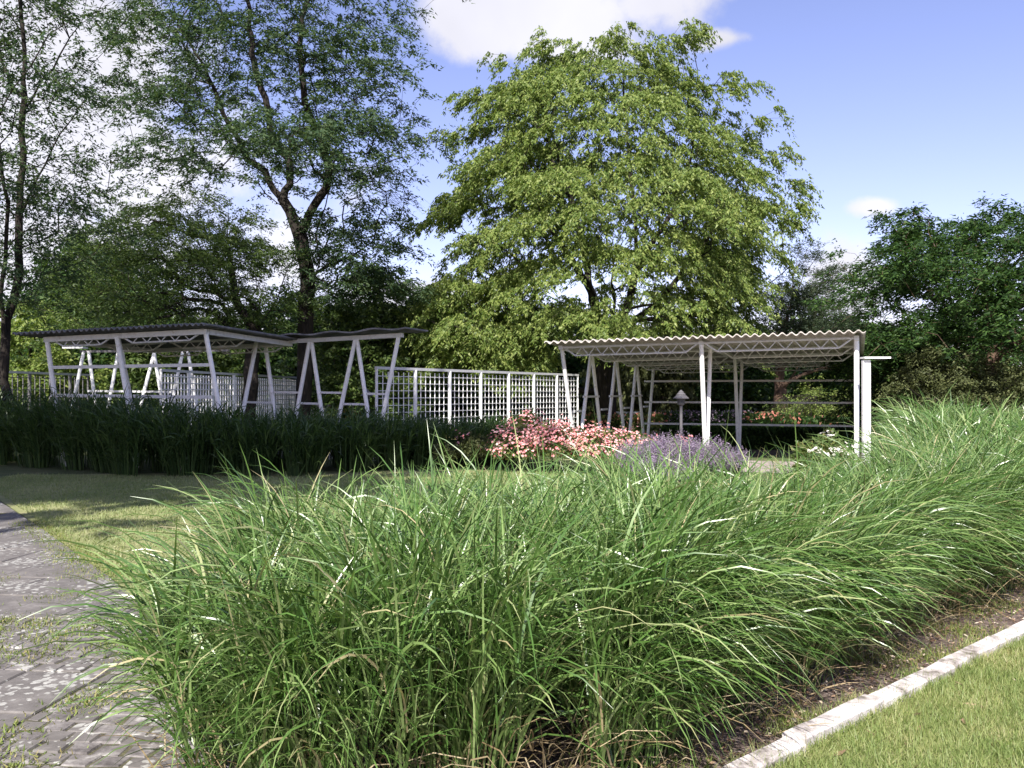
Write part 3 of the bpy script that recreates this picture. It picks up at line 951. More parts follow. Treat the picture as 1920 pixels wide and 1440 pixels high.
lattice(P(12, 697, 27.0)[:2], P(165, 703, 32.0)[:2], 4, 2.2, 0.2, 3, 0.37, 'lattice fence with shade painted on in grey at the left edge, beyond the tree trunk', 'white garden lattice fences', mat='lamp_and_shade_grey', vr=0.012, xr=0.012)  # dark grey in place of white puts the shade into the colour

# ------------------------------------------------------------------ lamps
def garden_lamp(px, ytop, d, lit, label):
    z = CH + (CY - ytop) / F * d; x = (px - CX) / F * d
    T = Thing('garden_lamp', (x, d, 0), label, 'lamp', 'mushroom capped garden lamps')
    c = (x, d, 0)
    v, f = tube((x, d, -0.1), (x, d, z - 0.30), 0.035, 0.03, 14); T.part('post', v, f, M['lamp_and_shade_grey'], smooth=False)
    v, f = lathe(c, [(0.075, 0.0), (0.075, 0.55), (0.045, 0.62)]); T.part('base_sleeve', v, f, M['lamp_and_shade_grey'])
    v, f = lathe(c, [(0.035, z - 0.33), (0.075, z - 0.31), (0.085, z - 0.19), (0.06, z - 0.18)]); T.part('lantern', v, f, M['dark_metal'])
    v, f = lathe(c, [(0.165, z - 0.19), (0.17, z - 0.175), (0.085, z - 0.10), (0.08, z - 0.10)]); T.part('lower_shade', v, f, M['lamp_and_shade_grey'])
    v, f = lathe(c, [(0.10, z - 0.105), (0.10, z - 0.095), (0.045, z - 0.045)]); T.part('middle_shade', v, f, M['lamp_and_shade_grey'])
    v, f = lathe(c, [(0.055, z - 0.05), (0.055, z - 0.042), (0.006, z + 0.0)]); T.part('top_shade', v, f, M['lamp_and_shade_grey'])
garden_lamp(1277, 731, 19.2, 0, 'grey garden lamp with tiered conical cap rising from the purple flowers')
garden_lamp(688, 729, 24.5, 0, 'garden lamp with conical cap seen behind the middle pavilion legs')

def plate_lamp():
    d = 18.4
    x = (1624 - CX) / F * d
    zt_ = CH + (CY - 671) / F * d
    T = Thing('path_lamp', (x, d, 0), 'wide white post with thin flat plate head beside the right corner of the pavilion', 'lamp')
    v, f = box((x, d, zt_ / 2 - 0.03), 0.145, 0.11, zt_ - 0.02); T.part('post', v, f, M['white'])
    v, f = box((x + 0.18, d - 0.02, zt_), 0.53, 0.26, 0.035)
    v = np.array(v); T.part('lamp_head', v, f, M['white'])
    v, f = box((x + 0.26, d - 0.02, zt_ - 0.03), 0.2, 0.12, 0.025); T.part('lamp_lens', v, f, M['lamp_and_shade_grey'])
plate_lamp()

# ------------------------------------------------------------------ ornamental grass
def miscanthus(name, poly, dens_fn, hfn, label, mat, rng, wmul=1.0, segs=7, nleaf=8, n=None, lift=0.0, spread=1.0, per_tus=85):
    area_pts = scatter(poly, n, rng)
    keep = rng.random(n) < dens_fn(area_pts)
    pts = area_pts[keep]
    # gather stems into tussocks
    tus = scatter(poly, max(6, int(len(pts) / per_tus)), rng)
    dd = np.linalg.norm(pts[:, None, :] - tus[None], axis=2)
    j = dd.argmin(1)
    pts = pts + (tus[j] - pts) * rng.uniform(0.25, 0.62, len(pts))[:, None]
    ed, out = poly_edge(pts, poly)
    ins = in_poly(pts, poly)
    N_ = len(pts)
    tdir = pts - tus[j]
    lean_v = tdir * 1.25 + out * (np.clip(0.55 - ed, 0, 0.55) * 0.75)[:, None] + rng.normal(0, 0.08, (N_, 2))
    laz = np.arctan2(lean_v[:, 0], lean_v[:, 1]); lm = np.clip(np.linalg.norm(lean_v, axis=1), 0, 0.55)
    tush = rng.uniform(0.86, 1.1, len(tus))[j]
    H = hfn(pts) * rng.uniform(0.62, 1.06, N_) * tush
    base = np.column_stack([pts, zt(pts[:, 1]) + lift])
    parts = []
    # culms
    parts.append(ribbons(base, laz, lm * 0.35, lm * 0.9 + 0.05, H * 0.85, np.full(N_, 0.008 * wmul), 3, 1.0, 0.2, 0.9, rng))
    # leaves up every culm
    K = N_ * nleaf
    t = rng.uniform(0.03, 0.95, (N_, nleaf)) ** 0.62
    hh = (H * 0.85)[:, None] * t
    thm = (lm * 0.35)[:, None] + ((lm * 0.55 + 0.05)[:, None]) * t * 0.6
    bx = pts[:, 0, None] + np.sin(laz)[:, None] * np.sin(thm) * hh
    by = pts[:, 1, None] + np.cos(laz)[:, None] * np.sin(thm) * hh
    bz = base[:, 2, None] + np.cos(thm) * hh
    b2 = np.stack([bx, by, bz], -1).reshape(-1, 3)
    az = rng.uniform(0, 2 * np.pi, K)
    # leaves near the outline fall outwards
    oaz = np.arctan2(out[:, 0], out[:, 1]).repeat(nleaf)
    wgt = np.clip(1.1 - ed * 1.6, 0.15, 0.9).repeat(nleaf)
    pick = rng.random(K) < wgt
    az = np.where(pick, oaz + rng.normal(0, 0.75, K), az)
    # the breeze leans them to the right
    taz = np.arctan2(tdir[:, 0], tdir[:, 1]).repeat(nleaf) + rng.normal(0, 0.55, K)
    az = np.where(rng.random(K) < 0.5, taz, az)
    az = np.where(rng.random(K) < 0.1, np.pi * 0.5 + rng.normal(0, 0.6, K), az)
    az = np.where(pick & (rng.random(K) < .8), oaz + rng.normal(0, 0.65, K), az)
    low = (1 - t.reshape(-1))
    L_ = rng.uniform(0.32, 0.74, K) * spread
    th0 = rng.uniform(0.08, 0.5, K)
    th1 = th0 + rng.uniform(0.5, 2.1, K)
    outer = pick & (ed.repeat(nleaf) < .4)
    L_ = np.where(outer, L_ * np.where(b2[:, 0] < -.4, 1.0, 1.25), L_); th1 = np.where(outer, th0 + rng.uniform(1.0, 2.2, K), th1)
    stiff = rng.random(K) < 0.12
    th1 = np.where(stiff, th0 + rng.uniform(0.1, 0.6, K), th1)
    cap = np.maximum(0.12, (H.repeat(nleaf) * 1.12 - (b2[:, 2] - zt(b2[:, 1]))))
    L_ = np.minimum(L_, cap * 1.5 + np.where(outer, 0.5, 0.2))
    parts.append(ribbons(b2, az, th0, th1, L_, rng.uniform(0.007, 0.0150, K) * wmul, segs, 1.25, 1.0, 0.55, rng))
    v, f = cat(parts)
    v[:, 2] = np.maximum(v[:, 2], zt(v[:, 1]) + 0.01)
    return solo(name, v, f, mat, label=label, cat='grass', kind='stuff', smooth=True)

def h_near(p):
    q = p[:, 0] / p[:, 1]
    return np.interp(q, [-.35, .1], [.92, .98]) * (1 - 0.13 * np.exp(-((q - .30) / .11) ** 2)) * np.interp(p[:, 1], [3, 5, 7, 9.5, 12, 16], [0.92, 0.95, 0.97, 1.00, 1.16, 1.28])
BED_NEAR = [p for p in BED if p[1] < 9] 
BED_A = [(-1.22, 4.5), (-1.28, 3.35), (0.05, 3.18), (1.10, 4.24), (1.83, 5.04), (2.61, 5.84), (4.05, 7.16), (4.7, 8.2), (4.25, 9.1), (3.4, 8.0), (1.6, 6.9), (0, 6.2), (-1.05, 5.85), (-1.36, 5.4)]
def dry_leaves():
    rng = np.random.default_rng(77)
    pts = scatter(BED_A, 9000, rng); ed, out = poly_edge(pts, BED_A)
    pts = pts[ed < .5][:3600]; ed, out = poly_edge(pts, BED_A); n = len(pts)
    base = np.column_stack([pts + out * rng.uniform(-.05, .12, n)[:, None], rng.uniform(0.01, 0.28, n)])
    az = np.arctan2(out[:, 0], out[:, 1]) + rng.normal(0, .9, n); th0 = rng.uniform(.3, 1.3, n)
    v, f = ribbons(base, az, th0, th0 + rng.uniform(.4, 1.8, n), rng.uniform(.12, .42, n), rng.uniform(.004, .009, n), 3, 1.2, .8, .8, rng)
    v[:, 2] = np.maximum(v[:, 2], 0.01)
    solo('dry_grass_leaves', v, f, M['straw'], label='straw coloured dead leaves at the foot of the foreground grass', kind='stuff', smooth=True)
dry_leaves()
BED_B = [(4.7, 8.2), (6.0, 9.8), (8.4, 14), (8.8, 16.5), (7.2, 16.6), (6.2, 13.8), (4.25, 9.1)]
miscanthus('ornamental_grass', BED_A, lambda p: np.full(len(p), 1.0), h_near, 'dense sunlit bank of arching silver green grass in the foreground', M['reed'], np.random.default_rng(3), n=4400, nleaf=12, segs=6)
miscanthus('ornamental_grass', BED_B, lambda p: np.full(len(p), 1.0), h_near, 'paler mound of tall grass right of the white lamp post', M['reed'], np.random.default_rng(4), n=3600, nleaf=8, wmul=1.7, segs=4)
HEDGE = [(-15.5, 20.5), (-11.6, 19.9), (-6.6, 16.7), (-4.0, 17.1), (-1.6, 18.6), (0.2, 20.2), (0.2, 22.6), (-2.5, 20.6), (-5.0, 19.0), (-7.4, 18.6), (-10.5, 20.6), (-15.5, 23.5)]
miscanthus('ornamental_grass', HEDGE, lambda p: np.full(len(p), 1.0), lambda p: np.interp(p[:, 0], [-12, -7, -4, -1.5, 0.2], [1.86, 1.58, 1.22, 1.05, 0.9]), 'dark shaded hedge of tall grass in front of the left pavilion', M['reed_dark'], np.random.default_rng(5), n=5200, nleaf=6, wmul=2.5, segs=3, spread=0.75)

# ------------------------------------------------------------------ lawn blades, weeds, litter
def blades(name, poly, n, h, w, mat, seed, label=None, cat_=None, kind='stuff', dfn=None, segs=1, z=0.004):
    rng = np.random.default_rng(seed)
    pts = scatter(poly, n, rng)
    if dfn is not None:
        pts = pts[rng.random(len(pts)) < dfn(pts)]
    B = len(pts)
    base = np.column_stack([pts, zt(pts[:, 1]) + z])
    th0 = rng.uniform(0.0, 0.9, B)
    v, f = ribbons(base, rng.uniform(0, 6.28, B), th0, th0 + rng.uniform(0.1, 1.2, B), h * rng.uniform(0.5, 1.5, B), w * rng.uniform(0.7, 1.4, B), segs, 1.0, 0.4, 1.0, rng)
    return solo(name, v, f, mat, label=label, cat=cat_, kind=kind)
near_r = [kp(-0.8, KW - 0.02), kp(5.2, KW - 0.02), (4.6, 5.6), (3.2, 4.1), (2.2, 3.2), (1.0, 2.4)]
blades('grass', near_r, 85000, 0.048, 0.0042, M['lawn'], 21, label='short bright lawn grass right of the white kerb')
far_r = [kp(5.2, KW - 0.02), kp(12, KW - 0.02), (10, 9), (4.6, 5.6)]
blades('grass', far_r, 20000, 0.05, 0.006, M['lawn'], 22, label='short lawn grass further along the kerb')
blades('grass', [(4.7, 5.7), (3.1, 4.0), (2.2, 3.1), (1.0, 2.3), (6.0, 0.8), (10, 6), (9, 8.5)], 36000, 0.05, 0.009, M['lawn'], 27, label='lawn grass off to the right of the kerb')
left_l = [(-3.40, 7.85), (-4.5, 9.35), (-5.75, 11.1), (-9.5, 16.2), (-9.5, 17.5), (-4.3, 17.0), (1.5, 18.5), (1.6, 8.8), (-1.4, 6.2), (-1.5, 5.4), (-1.9, 5.6)]
blades('grass', left_l, 100000, 0.045, 0.0105, M['lawn_dry'], 23, label='pale dry lawn grass between path and dark grass hedge', segs=1)
def clumps_mask(cs, r):
    cs = np.array(cs)
    return lambda p: (np.exp(-(np.linalg.norm(p[:, None] - cs[None], axis=2) / r) ** 2).max(1))
rng = np.random.default_rng(31)
wc = [pr(x, y) for x, y in ((-0.6, 0.95), (-0.3, 0.9), (0.05, 0.95), (-0.5, 0.7), (0.3, 0.9), (-0.3, 0.35), (-0.6, 0.1), (0.1, 0.25), (0.5, 0.45), (0.0, 0.6), (0.75, 0.3), (-1.0, 0.2), (0.55, -1.15), (0.7, -1.0), (0.62, -1.35), (0.9, -0.5), (1.0, -1.3), (0.45, 1.9), (-1.0, 2.6), (-0.8, 2.7), (-1.6, 2.2), (-1.3, 3.5), (-1.8, 3.8), (-0.6, 1.7), (-1.4, 1.6), (0.2, 2.7))]
wc += [tuple(np.array(E1) + (np.array((-5.75, 10.9)) - E1) * t + np.array((-0.05, 0))) for t in np.linspace(0, 1, 14)]
blades('weeds', [(-5.9, 3.6), (-1.0, 3.6), (-1.1, 5.2), (-3.3, 7.8), (-5.8, 11.2), (-7.5, 10)], 110000, 0.026, 0.008, M['weed'], 24, label='low weeds growing in the joints of the path', dfn=clumps_mask(wc, 0.17), z=0.03)
kc = [tuple(kp(s_, random.choice((-0.03, 0.07, KW)))) for s_ in np.sort(np.random.default_rng(8).uniform(0.3, 9, 34))]
blades('weeds', [kp(-0.5, -0.1), kp(9, -0.1), kp(9, KW + 0.05), kp(-0.5, KW + 0.05)], 22000, 0.055, 0.004, M['lawn'], 25, label='grass tufts creeping over the kerb stones', dfn=clumps_mask(kc, 0.09), z=0.02)
sc_ = [tuple(kp(s_, -random.uniform(0.08, 0.65))) for s_ in np.random.default_rng(6).uniform(0, 10, 34)]
blades('weeds', [kp(-0.5, -0.8), kp(11, -0.9), kp(11, -0.02), kp(-0.5, -0.02)], 52000, 0.045, 0.0055, M['weed'], 26, label='sparse weeds on the bare soil beside the kerb', dfn=clumps_mask(sc_, 0.19), z=0.006)

M['litter'] = leaf_mat('dry_leaf_litter', [(0.0, (0.06, 0.035, 0.025)), (0.4, (0.17, 0.10, 0.065)), (0.75, (0.35, 0.25, 0.17)), (1.0, (0.6, 0.52, 0.42))], 0.05, 0.8, 0.2)
def litter(name, poly, n, size, seed, label):
    rng = np.random.default_rng(seed)
    p = scatter(poly, n, rng); n = len(p)
    c = np.column_stack([p, zt(p[:, 1]) + 0.012 + rng.uniform(0, 0.02, n)])
    a = rng.uniform(0, 6.28, n); l = size * rng.uniform(0.4, 1.6, n); w = l * rng.uniform(0.2, 0.6, n)
    d = np.column_stack([np.sin(a), np.cos(a), rng.normal(0, 0.25, n)]); s = np.column_stack([np.cos(a), -np.sin(a), rng.normal(0, 0.35, n)])
    v = np.stack([c - d * l[:, None] / 2, c + s * w[:, None] / 2, c + d * l[:, None] / 2, c - s * w[:, None] / 2], 1).reshape(-1, 3)
    v[:, 2] = np.maximum(v[:, 2], 0.009)
    solo(name, v, np.arange(n)[:, None] * 4 + np.arange(4)[None], M['litter'], label=label, kind='stuff')
litter('leaf_litter', [kp(-0.5, -1.3), kp(11, -1.0), kp(11, -0.0), kp(-0.5, -0.0)], 14000, 0.024, 41, 'small dry leaves and chips on the soil strip')
cl = [tuple(q) for q in scatter(near_r, 16, np.random.default_rng(91))]
blades('lawn_weeds', near_r, 26000, 0.03, 0.011, M['weed'], 92, label='small patches of broad leaved weeds in the right lawn', dfn=clumps_mask(cl, 0.12))
litter('fallen_leaves', near_r, 120, 0.05, 42, 'few brown fallen leaves on the right lawn')
# ------------------------------------------------------------------ flower beds
def leafy(T, name, c, rad, n, l, w, mat, rng, upn=0.4, kind='stuff', surf=0.5, zmin=0.0):
    """leaves filling a rounded bush"""
    d = rng.normal(0, 1, (n, 3)); d /= np.linalg.norm(d, axis=1)[:, None]
    d[:, 2] = np.abs(d[:, 2]) * 1.0 - 0.15
    lump = 1 + 0.16 * np.sin(d[:, 0] * 5 + c[0] * 3) * np.cos(d[:, 1] * 4 + c[1]) + 0.10 * np.sin(d[:, 2] * 9 + c[0])
    r = (surf + (1 - surf) * rng.random(n)) ** 0.6 * lump
    p = np.array(c) + d * r[:, None] * np.array(rad) + rng.normal(0, 0.03, (n, 3))
    dr = d + rng.normal(0, 0.7, (n, 3)); dr /= np.linalg.norm(dr, axis=1)[:, None]
    nr = rng.normal(0, 1, (n, 3)) * (1 - upn) + np.array((0, 0, 1.5)) * upn
    s = np.cross(dr, nr); s /= np.linalg.norm(s, axis=1)[:, None] + 1e-9
    ll = l * rng.uniform(0.6, 1.4, n)[:, None]; ww = w * rng.uniform(0.7, 1.3, n)[:, None] / 2
    v = np.stack([p, p + dr * ll * .45 + s * ww, p + dr * ll, p + dr * ll * .45 - s * ww], 1).reshape(-1, 3)
    v[:, 2] = np.maximum(v[:, 2], zmin)
    return T.part(name, v, np.arange(n)[:, None] * 4 + np.arange(4)[None], mat, kind=kind)

def blossoms(T, c, rad, nclus, per, size, mat, rng, clus=0.09, front=True, name='blossoms', topbias=0.0):
    """flower heads: each blossom five tilted petals, gathered in trusses on the outside of the bush"""
    d = rng.normal(0, 1, (nclus * 3, 3)); d /= np.linalg.norm(d, axis=1)[:, None]
    d[:, 2] = np.abs(d[:, 2])
    if front: d[:, 1] = np.where(rng.random(len(d)) < 0.75, -np.abs(d[:, 1]), d[:, 1])
    d = d[d[:, 2] > topbias][:nclus]; m = len(d)
    cc = np.array(c) + d * np.array(rad) * rng.uniform(0.86, 1.12, (m, 1))
    b = cc.repeat(per, 0) + rng.normal(0, clus, (m * per, 3)) * np.array((1, 1, 0.55))
    nb = len(b)
    ax = d.repeat(per, 0) + rng.normal(0, 0.4, (nb, 3)) + np.array((0, 0, 0.5)); ax /= np.linalg.norm(ax, axis=1)[:, None]
    ref = np.array((0.3, 0.8, 0.2)); a = np.cross(ax, ref); a /= np.linalg.norm(a, axis=1)[:, None]; e = np.cross(ax, a)
    sz = size * rng.uniform(0.7, 1.3, nb)[:, None]
    V, k = [], 5
    for i in range(k):
        t = 2 * math.pi * i / k
        o = a * math.cos(t) + e * math.sin(t); q = -a * math.sin(t) + e * math.cos(t)
        V.append(np.stack([b, b + o * sz * .3 + q * sz * .26 + ax * sz * .12, b + o * sz * .5 + ax * sz * .22, b + o * sz * .3 - q * sz * .26 + ax * sz * .12], 1))
    v = np.stack(V, 1).reshape(-1, 3)
    return T.part(name, v, np.arange(nb * k)[:, None] * 4 + np.arange(4)[None], mat, kind='stuff')

def rose_bush(px, d, ytop, halfw, label, nleaf=2600, ncl=60, mat='petal_pink', depth=0.8, group='pink rose bushes', seed=1, per=9, size=0.055, leafm='rose_leaf', topbias=0.0, name='rose_bush', clus=0.09):
    rng = np.random.default_rng(seed)
    x = (px - CX) / F * d; z0 = float(zt(d)); h = CH + (CY - ytop) / F * d - z0
    T = Thing(name, (x, d, z0), label, 'bush', group)
    hw = halfw / F * d
    c = (x, d, z0 + h * 0.42); rad = (hw, depth, h * 0.58)
    for i in range(7):
        a = rng.uniform(0, 6.28); q = rng.uniform(0.2, 0.6)
        v, f = tube((x + 0.05 * math.cos(a), d + 0.05 * math.sin(a), z0 - 0.02), (x + hw * q * math.cos(a), d + depth * q * math.sin(a), z0 + h * 0.7), 0.012, 0.005, 5)
        T.part('stem', v, f, M['bark'])
    leafy(T, 'leaves', c, rad, nleaf, 0.07, 0.045, M[leafm], rng, zmin=z0)
    if ncl: blossoms(T, c, rad, ncl, per, size, M[mat], rng, topbias=topbias, clus=clus)
    return T
rose_bush(968, 18.4, 800, 50, 'leftmost pink rose bush, lower one beside the green bush', seed=1, ncl=40)
rose_bush(990, 19.6, 768, 42, 'tallest pink rose bush, right against the lattice fence posts', seed=2, ncl=34, nleaf=2200)
rose_bush(1045, 18.2, 795, 62, 'wide pink rose bush with dense bloom in the middle of the bed', seed=3, ncl=84, nleaf=3200)
rose_bush(1115, 18.0, 800, 55, 'pink rose bush below the leftmost V post of the right pavilion', seed=4, ncl=70)
rose_bush(1180, 18.6, 808, 52, 'rightmost pink rose bush, partly behind the purple flowers', seed=5, ncl=44)
rose_bush(1275, 18.2, 822, 26, 'small coral rose poking up through the purple flowers beside the garden lamp', seed=15, ncl=7, nleaf=500, depth=.3)
rose_bush(885, 19.3, 808, 60, 'green bush with hardly any flowers left of the pink roses', seed=6, ncl=2, nleaf=4200, leafm='leaf_olive', group='green bushes', name='green_bush')
rose_bush(838, 19.2, 815, 28, 'small yellow flowering bush at the end of the dark grass hedge', seed=7, ncl=9, nleaf=1500, mat='petal_yellow', leafm='leaf_olive', group='green bushes', name='green_bush', size=0.03)
rose_bush(1545, 13.6, 806, 52, 'white rose bush with reddish leaf tips in front of the right pavilion', seed=8, ncl=10, nleaf=2600, mat='petal_white', size=0.055, per=7, group='white rose bushes', depth=.55, topbias=.35, clus=0.045)
rose_bush(1557, 14.9, 792, 13, 'thin tall rose shoot standing above the white rose bush', seed=9, ncl=1, nleaf=420, group='white rose bushes', depth=.2, mat='petal_orange')

def lavender(px, d, ytop, halfw, label, seed, n=900, depth=0.6):
    rng = np.random.default_rng(seed)
    x = (px - CX) / F * d; z0 = float(zt(d)); h = CH + (CY - ytop) / F * d - z0; hw = halfw / F * d
    T = Thing('catmint_plant', (x, d, z0), label, 'plant', 'purple catmint plants')
    a = rng.uniform(0, 6.28, n); r = np.sqrt(rng.random(n))
    base = np.column_stack([x + np.cos(a) * r * hw * 0.7, d + np.sin(a) * r * depth * 0.8, np.full(n, z0)])
    L_ = h * (1.08 - 0.38 * r ** 2) * rng.uniform(0.8, 1.12, n)
    az = np.arctan2(np.cos(a), np.sin(a))
    th0 = 0.1 + r * 0.45 + rng.normal(0, .06, n); th1 = th0 + rng.uniform(-.1, .6, n)
    v, f = ribbons(base, az, th0, th1, L_, np.full(n, 0.008), 4, 1.0, 0.1, 1, rng)
    T.part('stems', v, f, M['lav_leaf'], kind='stuff')
    # flower whorls up the last third of every stem
    vv = v.reshape(n, 5, 2, 3).mean(2)
    k = 16
    t = rng.uniform(0.55, 1.02, (n, k))
    i = np.clip((t * 4).astype(int), 0, 3); fr = t * 4 - i
    p = np.take_along_axis(vv, i[..., None].repeat(3, -1), 1) * (1 - fr[..., None]) + np.take_along_axis(vv, (i + 1)[..., None].repeat(3, -1), 1) * fr[..., None]
    p = p.reshape(-1, 3) + rng.normal(0, 0.011, (n * k, 3)); m = len(p)
    d1 = rng.normal(0, 1, (m, 3)); d2 = rng.normal(0, 1, (m, 3))
    d1 *= 0.012 / np.linalg.norm(d1, axis=1)[:, None]; d2 *= 0.010 / np.linalg.norm(d2, axis=1)[:, None]
    v = np.stack([p - d1, p + d2, p + d1, p - d2], 1).reshape(-1, 3)
    T.part('flower_spikes', v, np.arange(m)[:, None] * 4 + np.arange(4)[None], M['lavender'], kind='stuff')
    leafy(T, 'leaves', (x, d, z0 + h * 0.2), (hw * 0.9, depth, h * 0.5), 1600, 0.035, 0.014, M['lav_leaf'], rng, zmin=z0)
lavender(1208, 16.6, 828, 34, 'purple catmint plant in front of the rightmost pink roses', 51)
lavender(1262, 16.8, 817, 38, 'tallest purple catmint plant, in front of the garden lamp', 52, n=1100)
lavender(1318, 16.6, 826, 34, 'purple catmint plant at the foot of the middle V post', 53)
lavender(1240, 15.4, 862, 46, 'low nearest purple catmint plant just above the foreground grass', 54, n=1000)
lavender(1372, 17.4, 842, 14, 'small purple catmint plant at the pavement edge', 55, n=300, depth=.3)

# far beds seen through the pavilions
def far_bed(x0, x1, d, ytop, mat, label, seed, n=2600, fl=500, leafm='leaf_dark', size=0.07, yj=6):
    rng = np.random.default_rng(seed)
    xa, xb = (x0 - CX) / F * d, (x1 - CX) / F * d
    z0 = float(zt(d)); h = CH + (CY - ytop) / F * d - z0
    p = np.column_stack([rng.uniform(xa, xb, n), d + rng.uniform(-.7, .7, n), z0 + h * rng.random(n) ** 0.6])
    def quads(p, l, w):
        m = len(p); a = rng.normal(0, 1, (m, 3)); b = rng.normal(0, 1, (m, 3)); a[:, 2] += .3
        a *= l / np.linalg.norm(a, axis=1)[:, None]; b *= w / np.linalg.norm(b, axis=1)[:, None]
        return np.stack([p - a, p + b, p + a, p - b], 1).reshape(-1, 3), np.arange(m)[:, None] * 4 + np.arange(4)[None]
    T = Thing('flower_bed', ((xa + xb) / 2, d, z0), label, 'flower bed', 'flower beds beyond the pavilions')
    v, f = quads(p, 0.09, 0.04); T.part('leaves', v, f, M[leafm], kind='stuff')
    cx = rng.uniform(xa, xb, 14)[rng.integers(0, 14, fl)]
    q = np.column_stack([cx + rng.normal(0, .25, fl), d - .4 + rng.uniform(-.4, .4, fl), z0 + h * rng.uniform(0.6, 1.08, fl)])
    v, f = quads(q, size / 2, size / 2); T.part('blossoms', v, f, M[mat], kind='stuff')
far_bed(575, 632, 38, 768, 'petal_white', 'bed of white flowers glimpsed under the middle pavilion', 61, 900, 260, size=0.16)
far_bed(632, 665, 37, 772, 'petal_yellow', 'bed of pale yellow flowers right of the white ones', 62, 600, 120, size=0.13)
far_bed(600, 632, 40, 758, 'lavender', 'purple flowers behind the white flower bed', 63, 700, 120, size=0.15)
far_bed(1090, 1240, 36, 776, 'petal_orange', 'coral flowers behind the tree trunk under the right pavilion', 64, 2200, 130, leafm='rose_leaf', size=0.11)
far_bed(1225, 1400, 37, 772, 'lavender', 'hazy purple flower bed behind the garden lamp', 65, 2600, 900, size=0.08)
far_bed(1395, 1500, 36.4, 775, 'petal_orange', 'coral flowers left of the far brown trunk', 66, 1500, 90, size=0.13)
far_bed(1500, 1600, 36, 782, 'petal_orange', 'dark bed with few orange flowers below the bright shrub', 67, 1700, 30, size=0.13)
def dark_hedge(x0, x1, d, ytop, label, seed):
    rng = np.random.default_rng(seed)
    xa, xb = (x0 - CX) / F * d, (x1 - CX) / F * d
    z0 = float(zt(d)); h = CH + (CY - ytop) / F * d - z0
    T = Thing('clipped_hedge', ((xa + xb) / 2, d, z0), label, 'hedge')
    v, f = box(((xa + xb) / 2, d, z0 + h * .46), xb - xa - .1, 0.7, h * 0.92 - .05)
    T.part('inner_twigs', v, f, M['bark'])
    n = 9000
    p = np.column_stack([rng.uniform(xa, xb, n), d + rng.uniform(-.5, .5, n), z0 + rng.random(n) * h])
    side = rng.random(n) < .6; p[side, 1] = d - .45 + rng.normal(0, .05, side.sum())
    a = rng.normal(0, .05, (n, 3)); b = rng.normal(0, .03, (n, 3))
    v = np.stack([p - a, p + b, p + a, p - b], 1).reshape(-1, 3)
    T.part('leaves', v, np.arange(n)[:, None] * 4 + np.arange(4)[None], M['leaf_dark'], kind='stuff')
dark_hedge(1236, 1612, 31.2, 801, 'low dark clipped hedge along the back of the right pavilion', 71)

def far_block(px, py, d, w, h, label):
    c = P(px, py, d)
    T = Thing('picnic_table', (c[0], d, float(zt(d))), label, 'table', 'white park tables')
    v, f = box((c[0], d, c[2] + h / 2), w, 0.7, h); T.part('tablecloth', v, f, M['white'])
    for sx in (-1, 1):
        v, f = tube((c[0] + sx * w * .4, d, float(zt(d)) - .05), (c[0] + sx * w * .4, d, c[2]), 0.03); T.part('leg', v, f, M['white'])
far_block(1163, 783, 40, .55, .26, 'left one of two white draped tables behind the tree trunk')
far_block(1190, 783, 40, .55, .26, 'right one of two white draped tables behind the tree trunk')

